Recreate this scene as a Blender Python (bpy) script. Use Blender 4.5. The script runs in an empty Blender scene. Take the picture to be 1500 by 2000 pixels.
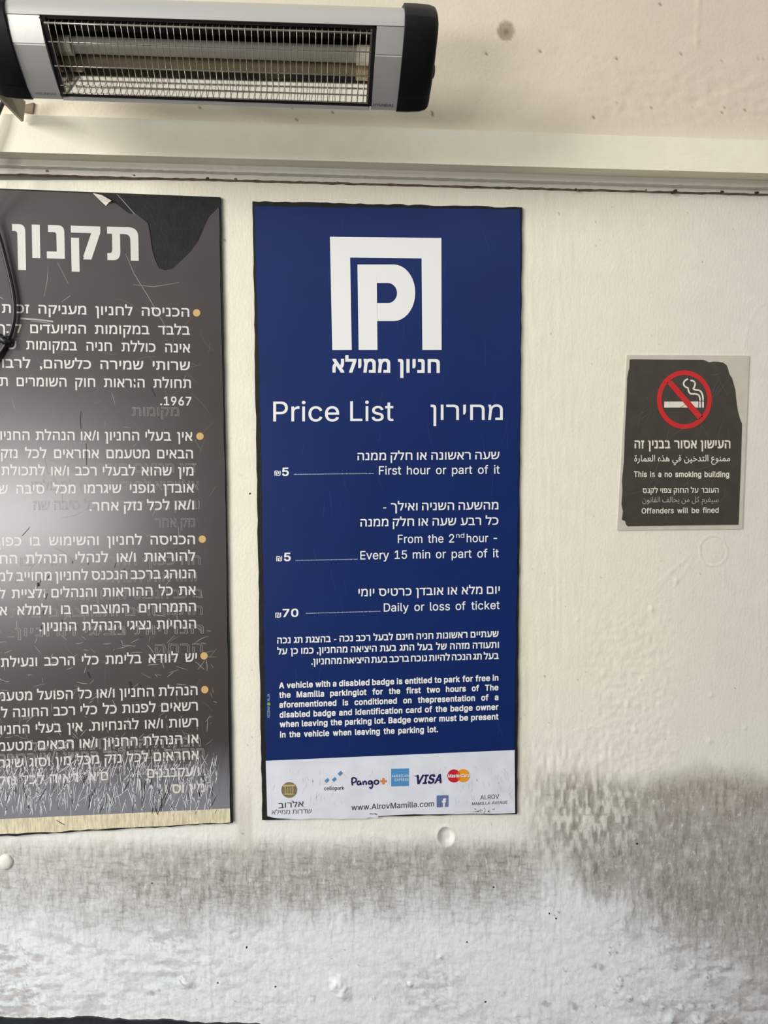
import bpy, math, random, os
import numpy as np
from mathutils import Vector, Matrix
from mathutils.geometry import delaunay_2d_cdt
random.seed(7); rng = np.random.default_rng(11)
SC = bpy.context.scene
# ------------------------------------------------------------------ camera
H, D, F = 1.08, 1.30, 1500.0
YAW, PITCH, ROLL = math.radians(3.0), math.radians(4.6), math.radians(0.25)
cam = bpy.data.objects.new('camera', bpy.data.cameras.new('camera')); SC.collection.objects.link(cam)
RM = Matrix.Rotation(-YAW, 3, 'Z') @ Matrix.Rotation(math.pi/2-PITCH, 3, 'X') @ Matrix.Rotation(ROLL, 3, 'Z')
cam.matrix_world = Matrix.Translation((0, -D, H)) @ RM.to_4x4()
cam.data.sensor_fit = 'HORIZONTAL'; cam.data.sensor_width = 36; cam.data.lens = 36.0
cam.data.clip_start = 0.02; cam.data.clip_end = 60
SC.camera = cam
# ------------------------------------------------------------------ world, lights, exposure
w = bpy.data.worlds.new('sky'); SC.world = w; w.use_nodes = True
bg = w.node_tree.nodes['Background']; bg.inputs[0].default_value = (0.985, 0.985, 0.965, 1); bg.inputs[1].default_value = 0.80
def area(name, loc, target, sx, sy, power, col):
    l = bpy.data.lights.new(name, 'AREA'); l.shape = 'RECTANGLE'; l.size = sx; l.size_y = sy; l.energy = power; l.color = col
    o = bpy.data.objects.new(name, l); SC.collection.objects.link(o); o.location = loc
    o.rotation_euler = (Vector(target)-Vector(loc)).to_track_quat('-Z', 'Y').to_euler(); return o
area('doorway_light', (-2.2, -3.2, 0.68), (-0.35, 0, 0.95), 1.5, 0.5, 64, (1, 0.985, 0.96))
area('daylight', (-3.05, -2.25, 2.3), (0.0, 0, 1.0), 1.3, 1.0, 120, (1, 0.985, 0.955))
SC.view_settings.view_transform = 'Standard'; SC.view_settings.look = 'None'
SC.view_settings.exposure = -0.07; SC.view_settings.gamma = 1; SC.view_settings.use_curve_mapping = False
# ------------------------------------------------------------------ helpers
RN = np.array(RM); CP = np.array([0, -D, H])
def PN(px, py, yd=0.0):            # pixel(s) -> world point(s) on the plane y = yd
    px = np.asarray(px, float); py = np.asarray(py, float)
    d = np.stack([(px-750)/F, -(py-1000)/F, -np.ones_like(px)], -1) @ RN.T
    t = (yd-CP[1])/d[..., 1]
    return CP + d*t[..., None]
def P(px, py, yd=0.0): return Vector(PN(px, py, yd))
def pix(X):                         # world -> pixel
    c = (X-CP) @ RN
    return 750+F*c[..., 0]/-c[..., 2], 1000-F*c[..., 1]/-c[..., 2]
def mesh(name, v, f, mat=None, parent=None, smooth=False, mats=None, mi=None):
    me = bpy.data.meshes.new(name); me.from_pydata([tuple(a) for a in v], [], f)
    for m in (mats or ([mat] if mat else [])): me.materials.append(m)
    if mi is not None: me.polygons.foreach_set('material_index', mi)
    if smooth: me.polygons.foreach_set('use_smooth', [True]*len(me.polygons))
    me.update()
    o = bpy.data.objects.new(name, me); SC.collection.objects.link(o)
    if parent: o.parent = parent; o.matrix_parent_inverse = Matrix.Translation(-parent.location)
    return o
def thing(name, label, cat, loc, group=None):
    o = bpy.data.objects.new(name, None); SC.collection.objects.link(o); o.location = loc; o.empty_display_size = .05
    o['label'] = label; o['category'] = cat
    if group: o['group'] = group
    return o
def poly(name, pts, yd, thick, mat, parent, label=None):    # prism: pixel outline on plane y=yd, thickness back to the wall
    n = len(pts)
    fr = [P(x, y, yd) for x, y in pts]; v = fr+[p+Vector((0, thick, 0)) for p in fr]
    a = sum(pts[i][0]*pts[(i+1) % n][1]-pts[(i+1) % n][0]*pts[i][1] for i in range(n))
    top = list(range(n)); 
    if a > 0: top = top                                 # px y is downwards: clockwise on screen
    f = [top[::-1] if a > 0 else top]
    for i in range(n):
        j = (i+1) % n; q = [i, j, n+j, n+i]; f.append(q if a > 0 else q[::-1])
    f.append([n+i for i in (top if a > 0 else top[::-1])])
    o = mesh(name, v, f, mat, parent)
    if label: o['label'] = label
    return o
def circ(cx, cy, rx, ry=None, n=32, a0=0, a1=2*math.pi):
    ry = ry or rx; return [(cx+rx*math.cos(a0+(a1-a0)*i/n), cy+ry*math.sin(a0+(a1-a0)*i/n)) for i in range(n)]
def jag(p, q, n, amp):               # ragged line of points from p to q
    return [(p[0]+(q[0]-p[0])*i/n+random.uniform(-amp, amp)*(0 < i < n), p[1]+(q[1]-p[1])*i/n+random.uniform(-amp, amp)*(0 < i < n)) for i in range(n)]
def tube(name, pts, r, mat, parent=None, seg=8, radii=None):
    pts = [Vector(p) for p in pts]; v = []; f = []; n = len(pts)
    up = Vector((0, -1, 0.01))
    for i, p in enumerate(pts):
        t = (pts[min(i+1, n-1)]-pts[max(i-1, 0)]).normalized()
        a = t.cross(up).normalized() if abs(t.dot(up)) < .95 else t.cross(Vector((0, 0, 1))).normalized(); b = a.cross(t)
        rr = radii[i] if radii else r
        for k in range(seg):
            an = 2*math.pi*k/seg; v.append(p+(a*math.cos(an)+b*math.sin(an))*rr)
    for i in range(n-1):
        for k in range(seg):
            f.append((i*seg+k, i*seg+(k+1) % seg, (i+1)*seg+(k+1) % seg, (i+1)*seg+k))
    f.append(tuple(range(seg))[::-1]); f.append(tuple((n-1)*seg+k for k in range(seg)))
    return mesh(name, v, f, mat, parent, smooth=True)
# ------------------------------------------------------------------ materials
def lin(c): return tuple(((x/255)/12.92 if x/255 <= .04045 else ((x/255+.055)/1.055)**2.4) for x in c)+(1,)
def mat(name, col, rough=.5, metal=0, spec=.5, noise=0, nscale=40, bump=0, bscale=80, coat=0, stretch=None):
    m = bpy.data.materials.new(name); m.use_nodes = True; nt = m.node_tree; N = nt.nodes; L = nt.links; b = N['Principled BSDF']
    b.inputs['Base Color'].default_value = lin(col); b.inputs['Roughness'].default_value = rough; b.inputs['Metallic'].default_value = metal
    b.inputs['Specular IOR Level'].default_value = spec; b.inputs['Coat Weight'].default_value = coat
    tc = N.new('ShaderNodeTexCoord'); mp = N.new('ShaderNodeMapping'); L.new(tc.outputs['Object'], mp.inputs[0])
    if stretch: mp.inputs['Scale'].default_value = stretch
    nz = N.new('ShaderNodeTexNoise'); nz.inputs['Scale'].default_value = nscale; nz.inputs['Detail'].default_value = 6; L.new(mp.outputs[0], nz.inputs['Vector'])
    if noise:
        r = N.new('ShaderNodeMapRange'); r.inputs['From Min'].default_value = .3; r.inputs['From Max'].default_value = .7
        r.inputs['To Min'].default_value = 1-noise; r.inputs['To Max'].default_value = 1+noise; L.new(nz.outputs[0], r.inputs[0])
        h = N.new('ShaderNodeVectorMath'); h.operation = 'SCALE'; h.inputs[0].default_value = lin(col)[:3]; L.new(r.outputs[0], h.inputs['Scale'])
        L.new(h.outputs[0], b.inputs['Base Color'])
    if bump:
        z2 = N.new('ShaderNodeTexNoise'); z2.inputs['Scale'].default_value = bscale; z2.inputs['Detail'].default_value = 5; L.new(mp.outputs[0], z2.inputs['Vector'])
        bp = N.new('ShaderNodeBump'); bp.inputs['Strength'].default_value = bump; bp.inputs['Distance'].default_value = .001; L.new(z2.outputs[0], bp.inputs['Height']); L.new(bp.outputs[0], b.inputs['Normal'])
    return m
M = {}
M['dark_board'] = mat('black_board', (30, 31, 30), .55, noise=.3, nscale=90, bump=.4, bscale=200)
M['blue_film'] = mat('blue_vinyl', (14, 37, 92), .36, spec=.35, noise=.07, nscale=7, bump=.05, bscale=30)
M['white_film'] = mat('white_vinyl', (212, 214, 222), .4, noise=.06, nscale=30, bump=.15, bscale=40)
M['print_white'] = mat('white_print', (226, 226, 224), .45)
M['dots'] = mat('dotted_print', (170, 175, 200), .5)
M['brown_film'] = mat('brown_vinyl', (64, 58, 55), .27, spec=.7, noise=.08, nscale=12, bump=.06, bscale=20)
M['dark_board'] = mat('black_board', (26, 27, 26), .6, spec=.25, noise=.3, nscale=90, bump=.4, bscale=200)
M['torn'] = mat('black_adhesive', (30, 31, 29), .45, noise=.25, nscale=60, bump=.5, bscale=120)
M['grey_print'] = mat('grey_print', (205, 200, 194), .45)
M['ghost'] = mat('ghost_print', (122, 118, 116), .4)
M['gold'] = mat('gold_bullet', (196, 160, 98), .5)
M['band'] = mat('worn_band', (205, 195, 165), .45, noise=.25, nscale=60, stretch=(6, 1, 1))
M['scratch'] = mat('scratch', (150, 147, 143), .4)
M['scratch_pale'] = mat('scratch_pale', (208, 208, 210), .4)
M['scratch_faint'] = mat('scratch_faint', (98, 93, 88), .4)
M['scratch_dark'] = mat('scratch_dark', (22, 22, 23), .6)
M['plate'] = mat('pale_plate', (196, 188, 174), .4, noise=.06, nscale=40, bump=.2, bscale=120)
M['smoke_film'] = mat('charcoal_vinyl', (66, 59, 53), .42, noise=.12, nscale=50, bump=.15, bscale=60)
M['cream_print'] = mat('cream_print', (222, 214, 200), .45)
M['cream_thin'] = mat('cream_thin_print', (176, 168, 156), .45)
M['red'] = mat('red_print', (196, 40, 40), .4, noise=.05)
M['silver'] = mat('anodised_aluminium', (192, 191, 186), .42, metal=.6, bump=.04, bscale=300)
M['mirror'] = mat('polished_reflector', (246, 238, 220), .07, metal=1, bump=.08, bscale=12)
M['wire'] = mat('chromed_wire', (160, 154, 142), .3, metal=.8)
M['black_plastic'] = mat('black_plastic', (12, 12, 12), .5, spec=.2, bump=.1, bscale=400)
M['tube'] = mat('quartz_tube', (158, 152, 142), .25, spec=.6, noise=.05)
M['dark_metal'] = mat('dark_metal', (30, 27, 26), .4, metal=.3)
M['arm'] = mat('painted_bracket', (158, 150, 136), .45, noise=.08)
M['rust'] = mat('rusty_plate', (112, 98, 82), .6, noise=.3)
M['cable'] = mat('black_rubber', (16, 16, 17), .42)
M['navy'] = mat('navy_print', (26, 30, 78), .5); M['ink'] = mat('dark_print', (62, 62, 66), .5); M['ink_thin'] = mat('thin_print', (96, 96, 100), .5)
M['sky_print'] = mat('light_blue_print', (84, 142, 186), .5, noise=.12, nscale=30); M['steel_print'] = mat('dull_blue_print', (88, 130, 164), .5, noise=.1)
M['card_blue'] = mat('card_blue_print', (72, 134, 186), .5, noise=.08, nscale=30)
M['orange'] = mat('orange_print', (204, 124, 60), .5); M['mred'] = mat('crimson_print', (186, 26, 46), .45); M['morange'] = mat('amber_print', (222, 146, 30), .45)
M['mmid'] = mat('vermilion_print', (206, 84, 30), .45)
M['fblue'] = mat('slate_blue_print', (96, 108, 152), .5, noise=.12, nscale=60); M['coin'] = mat('bronze_print', (122, 108, 74), .5, noise=.15, nscale=200); M['coin_light'] = mat('pale_gold_print', (184, 170, 120), .5)
M['leaf'] = mat('green_print', (120, 160, 60), .5)
M['plug'] = mat('grey_plaster', (160, 148, 128), .8, noise=.25, nscale=120, bump=1, bscale=300)
M['putty'] = mat('white_putty', (216, 217, 206), .6, bump=.3)
M['speck'] = mat('dark_speck', (50, 46, 42), .8)
# painted wall: albedo laid down per vertex (stains, repainted zones, painted shade and falloff), fine grain and brush relief from nodes
def wallmat(name, brush=(60, 60, 12), bumpd=.0009, strength=.55, use_attr=True, col=(226, 222, 204)):
    m = bpy.data.materials.new(name); m.use_nodes = True; nt = m.node_tree; N = nt.nodes; L = nt.links; b = N['Principled BSDF']
    b.inputs['Roughness'].default_value = .5; b.inputs['Specular IOR Level'].default_value = .35
    tc = N.new('ShaderNodeTexCoord')
    n1 = N.new('ShaderNodeTexNoise'); n1.inputs['Scale'].default_value = 26; n1.inputs['Detail'].default_value = 8; n1.inputs['Roughness'].default_value = .65; L.new(tc.outputs['Object'], n1.inputs[0])
    r = N.new('ShaderNodeMapRange'); r.inputs[1].default_value = .3; r.inputs[2].default_value = .7; r.inputs[3].default_value = .965; r.inputs[4].default_value = 1.03; L.new(n1.outputs[0], r.inputs[0])
    sc = N.new('ShaderNodeVectorMath'); sc.operation = 'SCALE'; L.new(r.outputs[0], sc.inputs['Scale'])
    if use_attr:
        at = N.new('ShaderNodeAttribute'); at.attribute_name = 'paint'; L.new(at.outputs['Color'], sc.inputs[0])
    else: sc.inputs[0].default_value = lin(col)[:3]
    if use_attr:                                # fine dirt held in the brush marks of the grimy zones
        last = sc.outputs[0]
        for scl, lo, hi, amt, c2 in (((150, 150, 34), .50, .66, .55, (118, 108, 98)), ((40, 40, 190), .54, .68, .45, (128, 120, 110)), ((120, 120, 60), .56, .70, .6, (236, 234, 228))):
            m2 = N.new('ShaderNodeMapping'); m2.inputs['Scale'].default_value = scl; L.new(tc.outputs['Object'], m2.inputs[0])
            nn = N.new('ShaderNodeTexNoise'); nn.inputs['Scale'].default_value = 1.0; nn.inputs['Detail'].default_value = 5; nn.inputs['Roughness'].default_value = .7; L.new(m2.outputs[0], nn.inputs['Vector'])
            r2 = N.new('ShaderNodeMapRange'); r2.inputs[1].default_value = lo; r2.inputs[2].default_value = hi; r2.inputs[3].default_value = 0; r2.inputs[4].default_value = amt; L.new(nn.outputs[0], r2.inputs[0])
            mu = N.new('ShaderNodeMath'); mu.operation = 'MULTIPLY'; L.new(r2.outputs[0], mu.inputs[0]); L.new(at.outputs['Alpha'], mu.inputs[1])
            mx = N.new('ShaderNodeMix'); mx.data_type = 'RGBA'; L.new(mu.outputs[0], mx.inputs[0]); L.new(last, mx.inputs[6]); mx.inputs[7].default_value = lin(c2); last = mx.outputs[2]
        L.new(last, b.inputs['Base Color'])
    else: L.new(sc.outputs[0], b.inputs['Base Color'])
    mp = N.new('ShaderNodeMapping'); mp.inputs['Scale'].default_value = brush; L.new(tc.outputs['Object'], mp.inputs[0])
    n2 = N.new('ShaderNodeTexNoise'); n2.inputs['Scale'].default_value = 6; n2.inputs['Detail'].default_value = 4; L.new(mp.outputs[0], n2.inputs[0])
    n3 = N.new('ShaderNodeTexNoise'); n3.inputs['Scale'].default_value = 210; n3.inputs['Detail'].default_value = 3; L.new(tc.outputs['Object'], n3.inputs[0])
    ad = N.new('ShaderNodeMath'); ad.operation = 'ADD'; L.new(n2.outputs[0], ad.inputs[0]); L.new(n3.outputs[0], ad.inputs[1])
    bp = N.new('ShaderNodeBump'); bp.inputs['Strength'].default_value = strength; bp.inputs['Distance'].default_value = bumpd; L.new(ad.outputs[0], bp.inputs['Height']); L.new(bp.outputs[0], b.inputs['Normal'])
    return m
M['wall'] = wallmat('painted_wall', brush=(42, 42, 14), bumpd=.0007); M['upper'] = wallmat('painted_concrete', brush=(14, 14, 20), strength=.45)
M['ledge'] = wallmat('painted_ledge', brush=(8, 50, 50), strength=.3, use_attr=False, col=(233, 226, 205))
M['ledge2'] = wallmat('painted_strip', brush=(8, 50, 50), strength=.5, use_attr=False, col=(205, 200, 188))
M['side_wall'] = wallmat('plain_painted_wall', brush=(42, 42, 14), use_attr=False, col=(225, 220, 204))
M['crevice'] = mat('crevice_dirt', (112, 92, 76), .8, noise=.35, nscale=60, bump=.6)
M['asphalt'] = mat('asphalt', (42, 42, 42), .85, noise=.3, nscale=60, bump=1, bscale=120)
M['bitumen'] = mat('bitumen', (30, 36, 40), .5, noise=.3, nscale=50, bump=1, bscale=60)
# ------------------------------------------------------------------ numpy noise
def vnoise(U, V, su, sv, seed):
    g = np.random.default_rng(seed); x = U/su; y = V/sv
    x0 = np.floor(x).astype(int); y0 = np.floor(y).astype(int); fx = x-x0; fy = y-y0
    fx = fx*fx*(3-2*fx); fy = fy*fy*(3-2*fy)
    T = g.random((512, 512))
    h = lambda a, b: T[a & 511, b & 511]
    return (h(x0, y0)*(1-fx)+h(x0+1, y0)*fx)*(1-fy)+(h(x0, y0+1)*(1-fx)+h(x0+1, y0+1)*fx)*fy
def fbm(U, V, su, sv, seed, o=4):
    s = 0; a = 1; t = 0
    for i in range(o): s = s+a*vnoise(U, V, su/2**i, sv/2**i, seed+i); t += a; a *= .55
    return s/t
def sm(x, a, b): t = np.clip((x-a)/(b-a), 0, 1); return t*t*(3-2*t)
def lerp(c, d, t): return c+(np.asarray(d)-c)*t[..., None]
def strokes(shape, n, gen, seed):     # raster of short scuff strokes on a px/2 grid covering -320..1820 x 340..2120
    g = np.random.default_rng(seed); A = np.zeros(shape)
    for _ in range(n):
        x, y, dx, dy, s = gen(g); k = int(max(abs(dx), abs(dy)))+1
        t = np.linspace(0, 1, k); bend = g.normal()*.12
        xs = (x+dx*t-dy*bend*t*(1-t)*4).astype(int); ys = (y+dy*t+dx*bend*t*(1-t)*4).astype(int)
        ok = (xs >= 0) & (ys >= 0) & (xs < shape[0]) & (ys < shape[1])
        A[xs[ok], ys[ok]] = np.maximum(A[xs[ok], ys[ok]], s*(1-np.abs(2*t[ok]-1)**3))
    return A
# ------------------------------------------------------------------ structure: floor, walls, ledge
def struct(o, kind='structure'): o['kind'] = kind; return o
M['far'] = mat('unseen_far_wall', (96, 94, 90), .8, noise=.1)
bx = [(x, y, z) for z in (-.05, 2.3) for x, y in ((-6, -5.8), (6, -5.8), (6, -5.6), (-6, -5.6))]
struct(mesh('unseen_wall_front', bx, [(0, 1, 5, 4), (1, 2, 6, 5), (2, 3, 7, 6), (3, 0, 4, 7), (4, 5, 6, 7), (3, 2, 1, 0)], M['far']))  # unseen opposite wall, added so the signs reflect something dark
struct(mesh('floor', [(-6, -7, -.05), (6, -7, -.05), (6, .3, -.05), (-6, .3, -.05)], [(0, 1, 2, 3)], M['asphalt']))
def wall_grid(name, ua, ub, va, vb, yd, step, paint, relief, m):
    a = PN(ua, va, yd); b = PN(ub, va, yd); c = PN(ub, vb, yd); d = PN(ua, vb, yd)
    nx = int(abs(b[0]-a[0])/step); ny = int(abs(a[2]-d[2])/step)
    s = np.linspace(0, 1, nx+1)[:, None, None]; t = np.linspace(0, 1, ny+1)[None, :, None]
    X = (a*(1-s)+b*s)*(1-t)+(d*(1-s)+c*s)*t
    U, V = pix(X)
    X[..., 1] -= relief(U, V)
    # a 6 cm deep slab: border ring pulled back
    v = X.reshape(-1, 3); idx = np.arange((nx+1)*(ny+1)).reshape(nx+1, ny+1)
    q = np.stack([idx[:-1, :-1], idx[:-1, 1:], idx[1:, 1:], idx[1:, :-1]], -1).reshape(-1, 4)
    ring = np.concatenate([idx[:, 0], idx[-1, 1:], idx[-2::-1, -1], idx[0, -2:0:-1]])
    rv = v[ring].copy(); rv[:, 1] = .12; n0 = len(v); v = np.concatenate([v, rv]); k = len(ring)
    sq = np.array([[ring[i], ring[(i+1) % k], n0+(i+1) % k, n0+i] for i in range(k)]); q = np.concatenate([q, sq])
    me = bpy.data.meshes.new(name); me.vertices.add(len(v)); me.vertices.foreach_set('co', v.astype(np.float32).ravel())
    me.loops.add(q.size); me.loops.foreach_set('vertex_index', q.ravel().astype(np.int32))
    me.polygons.add(len(q)); me.polygons.foreach_set('loop_start', np.arange(0, q.size, 4, dtype=np.int32)); me.polygons.foreach_set('loop_total', np.full(len(q), 4, dtype=np.int32))
    me.update(calc_edges=True); me.polygons.foreach_set('use_smooth', np.ones(len(q), bool)); me.materials.append(m)
    col = np.ones((len(v), 4), np.float32); pc = paint(U, V).reshape(-1, 3)/255.
    pc = np.where(pc <= .04045, pc/12.92, ((pc+.055)/1.055)**2.4)
    col[:n0, :3] = pc; GA = globals().get('GMASK'); col[:n0, 3] = GA.ravel() if GA is not None and GA.size == n0 else 0; col[n0:, 3] = 0; col[n0:, :3] = .6
    at = me.color_attributes.new('paint', 'FLOAT_COLOR', 'POINT'); at.data.foreach_set('color', col.ravel())
    o = bpy.data.objects.new(name, me); SC.collection.objects.link(o); return struct(o)
OU, OV, SH = -320, 340, (1080, 900)
def look(A, U, V):
    x = np.clip((U-OU)/2, 0, SH[0]-2); y = np.clip((V-OV)/2, 0, SH[1]-2); x0 = x.astype(int); y0 = y.astype(int); fx = x-x0; fy = y-y0
    return (A[x0, y0]*(1-fx)+A[x0+1, y0]*fx)*(1-fy)+(A[x0, y0+1]*(1-fx)+A[x0+1, y0+1]*fx)*fy
gx = lambda u: (u-OU)/2
gy = lambda v: (v-OV)/2
def g_low(g):
    a = g.choice([g.normal(.35, .3), g.normal(.35, .3), g.normal(2.2, .4)]); l = g.uniform(3, 13)
    return gx(g.uniform(-300, 1800)), gy(2010-abs(g.normal(0, 150))), l*math.cos(a), -l*math.sin(a), g.uniform(.25, 1)
def g_vert(g):
    l = g.uniform(4, 40); return gx(g.uniform(-300, 1800)), gy(g.normal(1700, 70)), g.normal(0, .7), l, g.uniform(.2, .9)
def g_hor(g):
    l = g.uniform(3, 22); return gx(g.uniform(-300, 1050)), gy(g.normal(1740, 45)), l, g.normal(0, .8), g.uniform(.2, .9)
def g_any(g):
    a = g.uniform(0, 6.28); l = g.uniform(1, 9); return gx(g.uniform(-300, 1800)), gy(g.uniform(1480, 2050)), l*math.cos(a), l*math.sin(a), g.uniform(.3, 1)
def g_right(g):
    a = g.normal(.5, .25); l = g.uniform(6, 40); return gx(g.uniform(1150, 1500)), gy(g.uniform(1640, 1960)), l*math.cos(a), -l*math.sin(a), g.uniform(.2, .6)
S_m = np.zeros(SH)
for a, b, c in (((1350, 1083), (1310, 1115), (1280, 1160)), ((1345, 1092), (1300, 1120), (1276, 1152)), ((1354, 1088), (1340, 1120), (1318, 1145)), ((1415, 1108), (1416, 1130), (1415, 1148)), ((1457, 720), (1452, 670), (1462, 640)), ((1460, 640), (1475, 600), (1500, 590)), ((1192, 1122), (1205, 1135), (1215, 1150)), ((1480, 1175), (1484, 1260), (1486, 1330)), ((1240, 1512), (1262, 1500), (1290, 1496)), ((1120, 1430), (1145, 1422), (1170, 1420))):
    for t in np.linspace(0, 1, 260):
        x = (1-t)**2*a[0]+2*t*(1-t)*b[0]+t*t*c[0]; y = (1-t)**2*a[1]+2*t*(1-t)*b[1]+t*t*c[1]; S_m[int(min((x+320)/2, 1079)), int((y-340)/2)] = 1
S_low = strokes(SH, 4200, g_low, 1); S_v = strokes(SH, 1500, g_vert, 2); S_h = strokes(SH, 1900, g_hor, 3); S_a = strokes(SH, 900, g_any, 4); S_r = strokes(SH, 90, g_right, 5)
BL = [(1380, 1778, 7, 1), (1379, 1791, 9, 1), (1420, 1882, 13, 1), (1382, 1909, 9, 1), (1211, 1919, 10, 1), (665, 1925, 20, 1), (672, 1942, 16, 1), (655, 1918, 12, 1), (366, 1920, 15, 1), (359, 1914, 9, 1),
      (1179, 1316, 7, 1), (1389, 1357, 5, 1), (1240, 1427, 6, 1), (1226, 1375, 7, 1), (1272, 1190, 6, 1), (1320, 1134, 6, 1), (1386, 1447, 6, 1), (1128, 1210, 4, 1), (1455, 1422, 4, 1), (1372, 2000, 12, 1), (1230, 1950, 8, 1),
      (1260, 1955, 9, 1), (1330, 1968, 8, 1), (1351, 1965, 9, 1), (1389, 1962, 10, 1), (1440, 1960, 8, 1), (1295, 1969, 9, 1), (1310, 1990, 12, 1), (1360, 1993, 10, 1), (1410, 1992, 10, 1), (1468, 1993, 10, 1), (1460, 1910, 9, 1), (1350, 1888, 8, 1), (1383, 1846, 6, 1), (1345, 1905, 7, 1), (1105, 1893, 5, 1), (1210, 1912, 6, 1), (800, 1922, 8, 1), (860, 1870, 6, 1), (980, 1940, 7, 1), (610, 1950, 7, 1)]
BL += [(float(rng.uniform(1180, 1500)), float(rng.uniform(1840, 2000)), float(rng.uniform(2.2, 4.6)), 1) for _ in range(55)]
BL += [(float(rng.uniform(-100, 1500)), float(rng.uniform(1500, 2000)), float(rng.uniform(1.5, 3.5)), 1) for _ in range(90)]
def clean(U, V):                      # 0 in the smooth repainted middle, 1 in the battered corners
    n = vnoise(U, V, 170, 70, 300)
    return np.clip(sm(n, .35, .75)*.8+sm(U, 1180, 1400)*.7+(1-sm(U, 150, 620))*.45, 0, 1)*(1-.75*sm(U, 700, 830)*(1-sm(U, 1100, 1220))*(1-sm(V, 1850, 1900)))
def relief_low(U, V):
    r = .0006*(fbm(U, V, 60, 90, 20)-.5)+.0009*(fbm(U, V, 300, 500, 25, 3)-.5)
    peel = sm(U, 1120, 1190)*(1-sm(U, 1285, 1340))*sm(V, 1130, 1240)*(1-sm(V, 1480, 1560))
    peel2 = sm(U, 1000, 1060)*(1-sm(U, 1150, 1300))*sm(V, 1380, 1500)*(1-sm(V, 1600, 1720))
    r = r+.0011*peel*(vnoise(U, V, 7, 8, 31)-.5)+.0020*peel2*(vnoise(U, V, 6, 16, 32)-.5)
    rib = sm(U, 1010, 1030)*(1-sm(U, 1080, 1200))
    r = r+.0004*(vnoise(U, V, 6, 55, 33)-.5)*(.25+rib+.5*sm(V, 1400, 1550))+.0030*look(S_m, U, V)*.16
    low = sm(V, 1780, 1930)
    r = r+low*.0022*(.35+1.3*clean(U, V))*(fbm(U+V*.5, V, 26, 13, 41, 4)-.5)+sm(V, 1600, 1660)*.0012*(fbm(U, V, 7, 10, 46, 2)-.5)
    r = r-.0007*look(S_low, U, V)*.5+.0006*look(S_a, U, V)
    seam = np.exp(-((U-(404+(V-1600)*.02))/2.0)**2)*sm(V, 1600, 1640)*(.4+.6*vnoise(U*0, V, 1, 14, 44)); r = r+.0012*seam
    for x, y, s, k in BL:
        q = ((U-x)**2+((V-y)*.85)**2)/(s*.8)**2*(.6+.8*vnoise(U, V, 6, 6, 52)); lump = np.exp(-q*1.4)*(.55+.45*vnoise(U, V, 5, 5, 50))
        r = r+.00036*s*k*lump
    for x, y in ((1379, 1792), (1420, 1884), (1382, 1909), (1380, 1778)):
        r = r-.0016*np.exp(-(((U-x)**2+(V-y)**2)/12))
    q = np.hypot(U-871, (V-1634)*.85)                   # dimple below the price sign
    r = r-.0075*(1-sm(q, 9, 17))+.0012*np.exp(-((q-17)/2.5)**2)
    q = np.hypot(U-1393, (V-1076)*.93)                  # round filled patch
    rag = 26.5+1.6*(vnoise(np.arctan2(V-1076, U-1393)*6+30, U*0, 1, 1, 60)-.5)
    r = r+.0011*np.exp(-((q-rag)/1.3)**2)-.0006*np.exp(-((q-rag+2.5)/1.5)**2)
    q = np.hypot(U-1316, (V-1455)*.9); rag = 13+4*(vnoise(np.arctan2(V-1455, U-1316)*3+30, U*0, 1, 1, 61)-.5); r = r+.0006*np.exp(-((q-rag)/1.5)**2)
    return r
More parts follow.
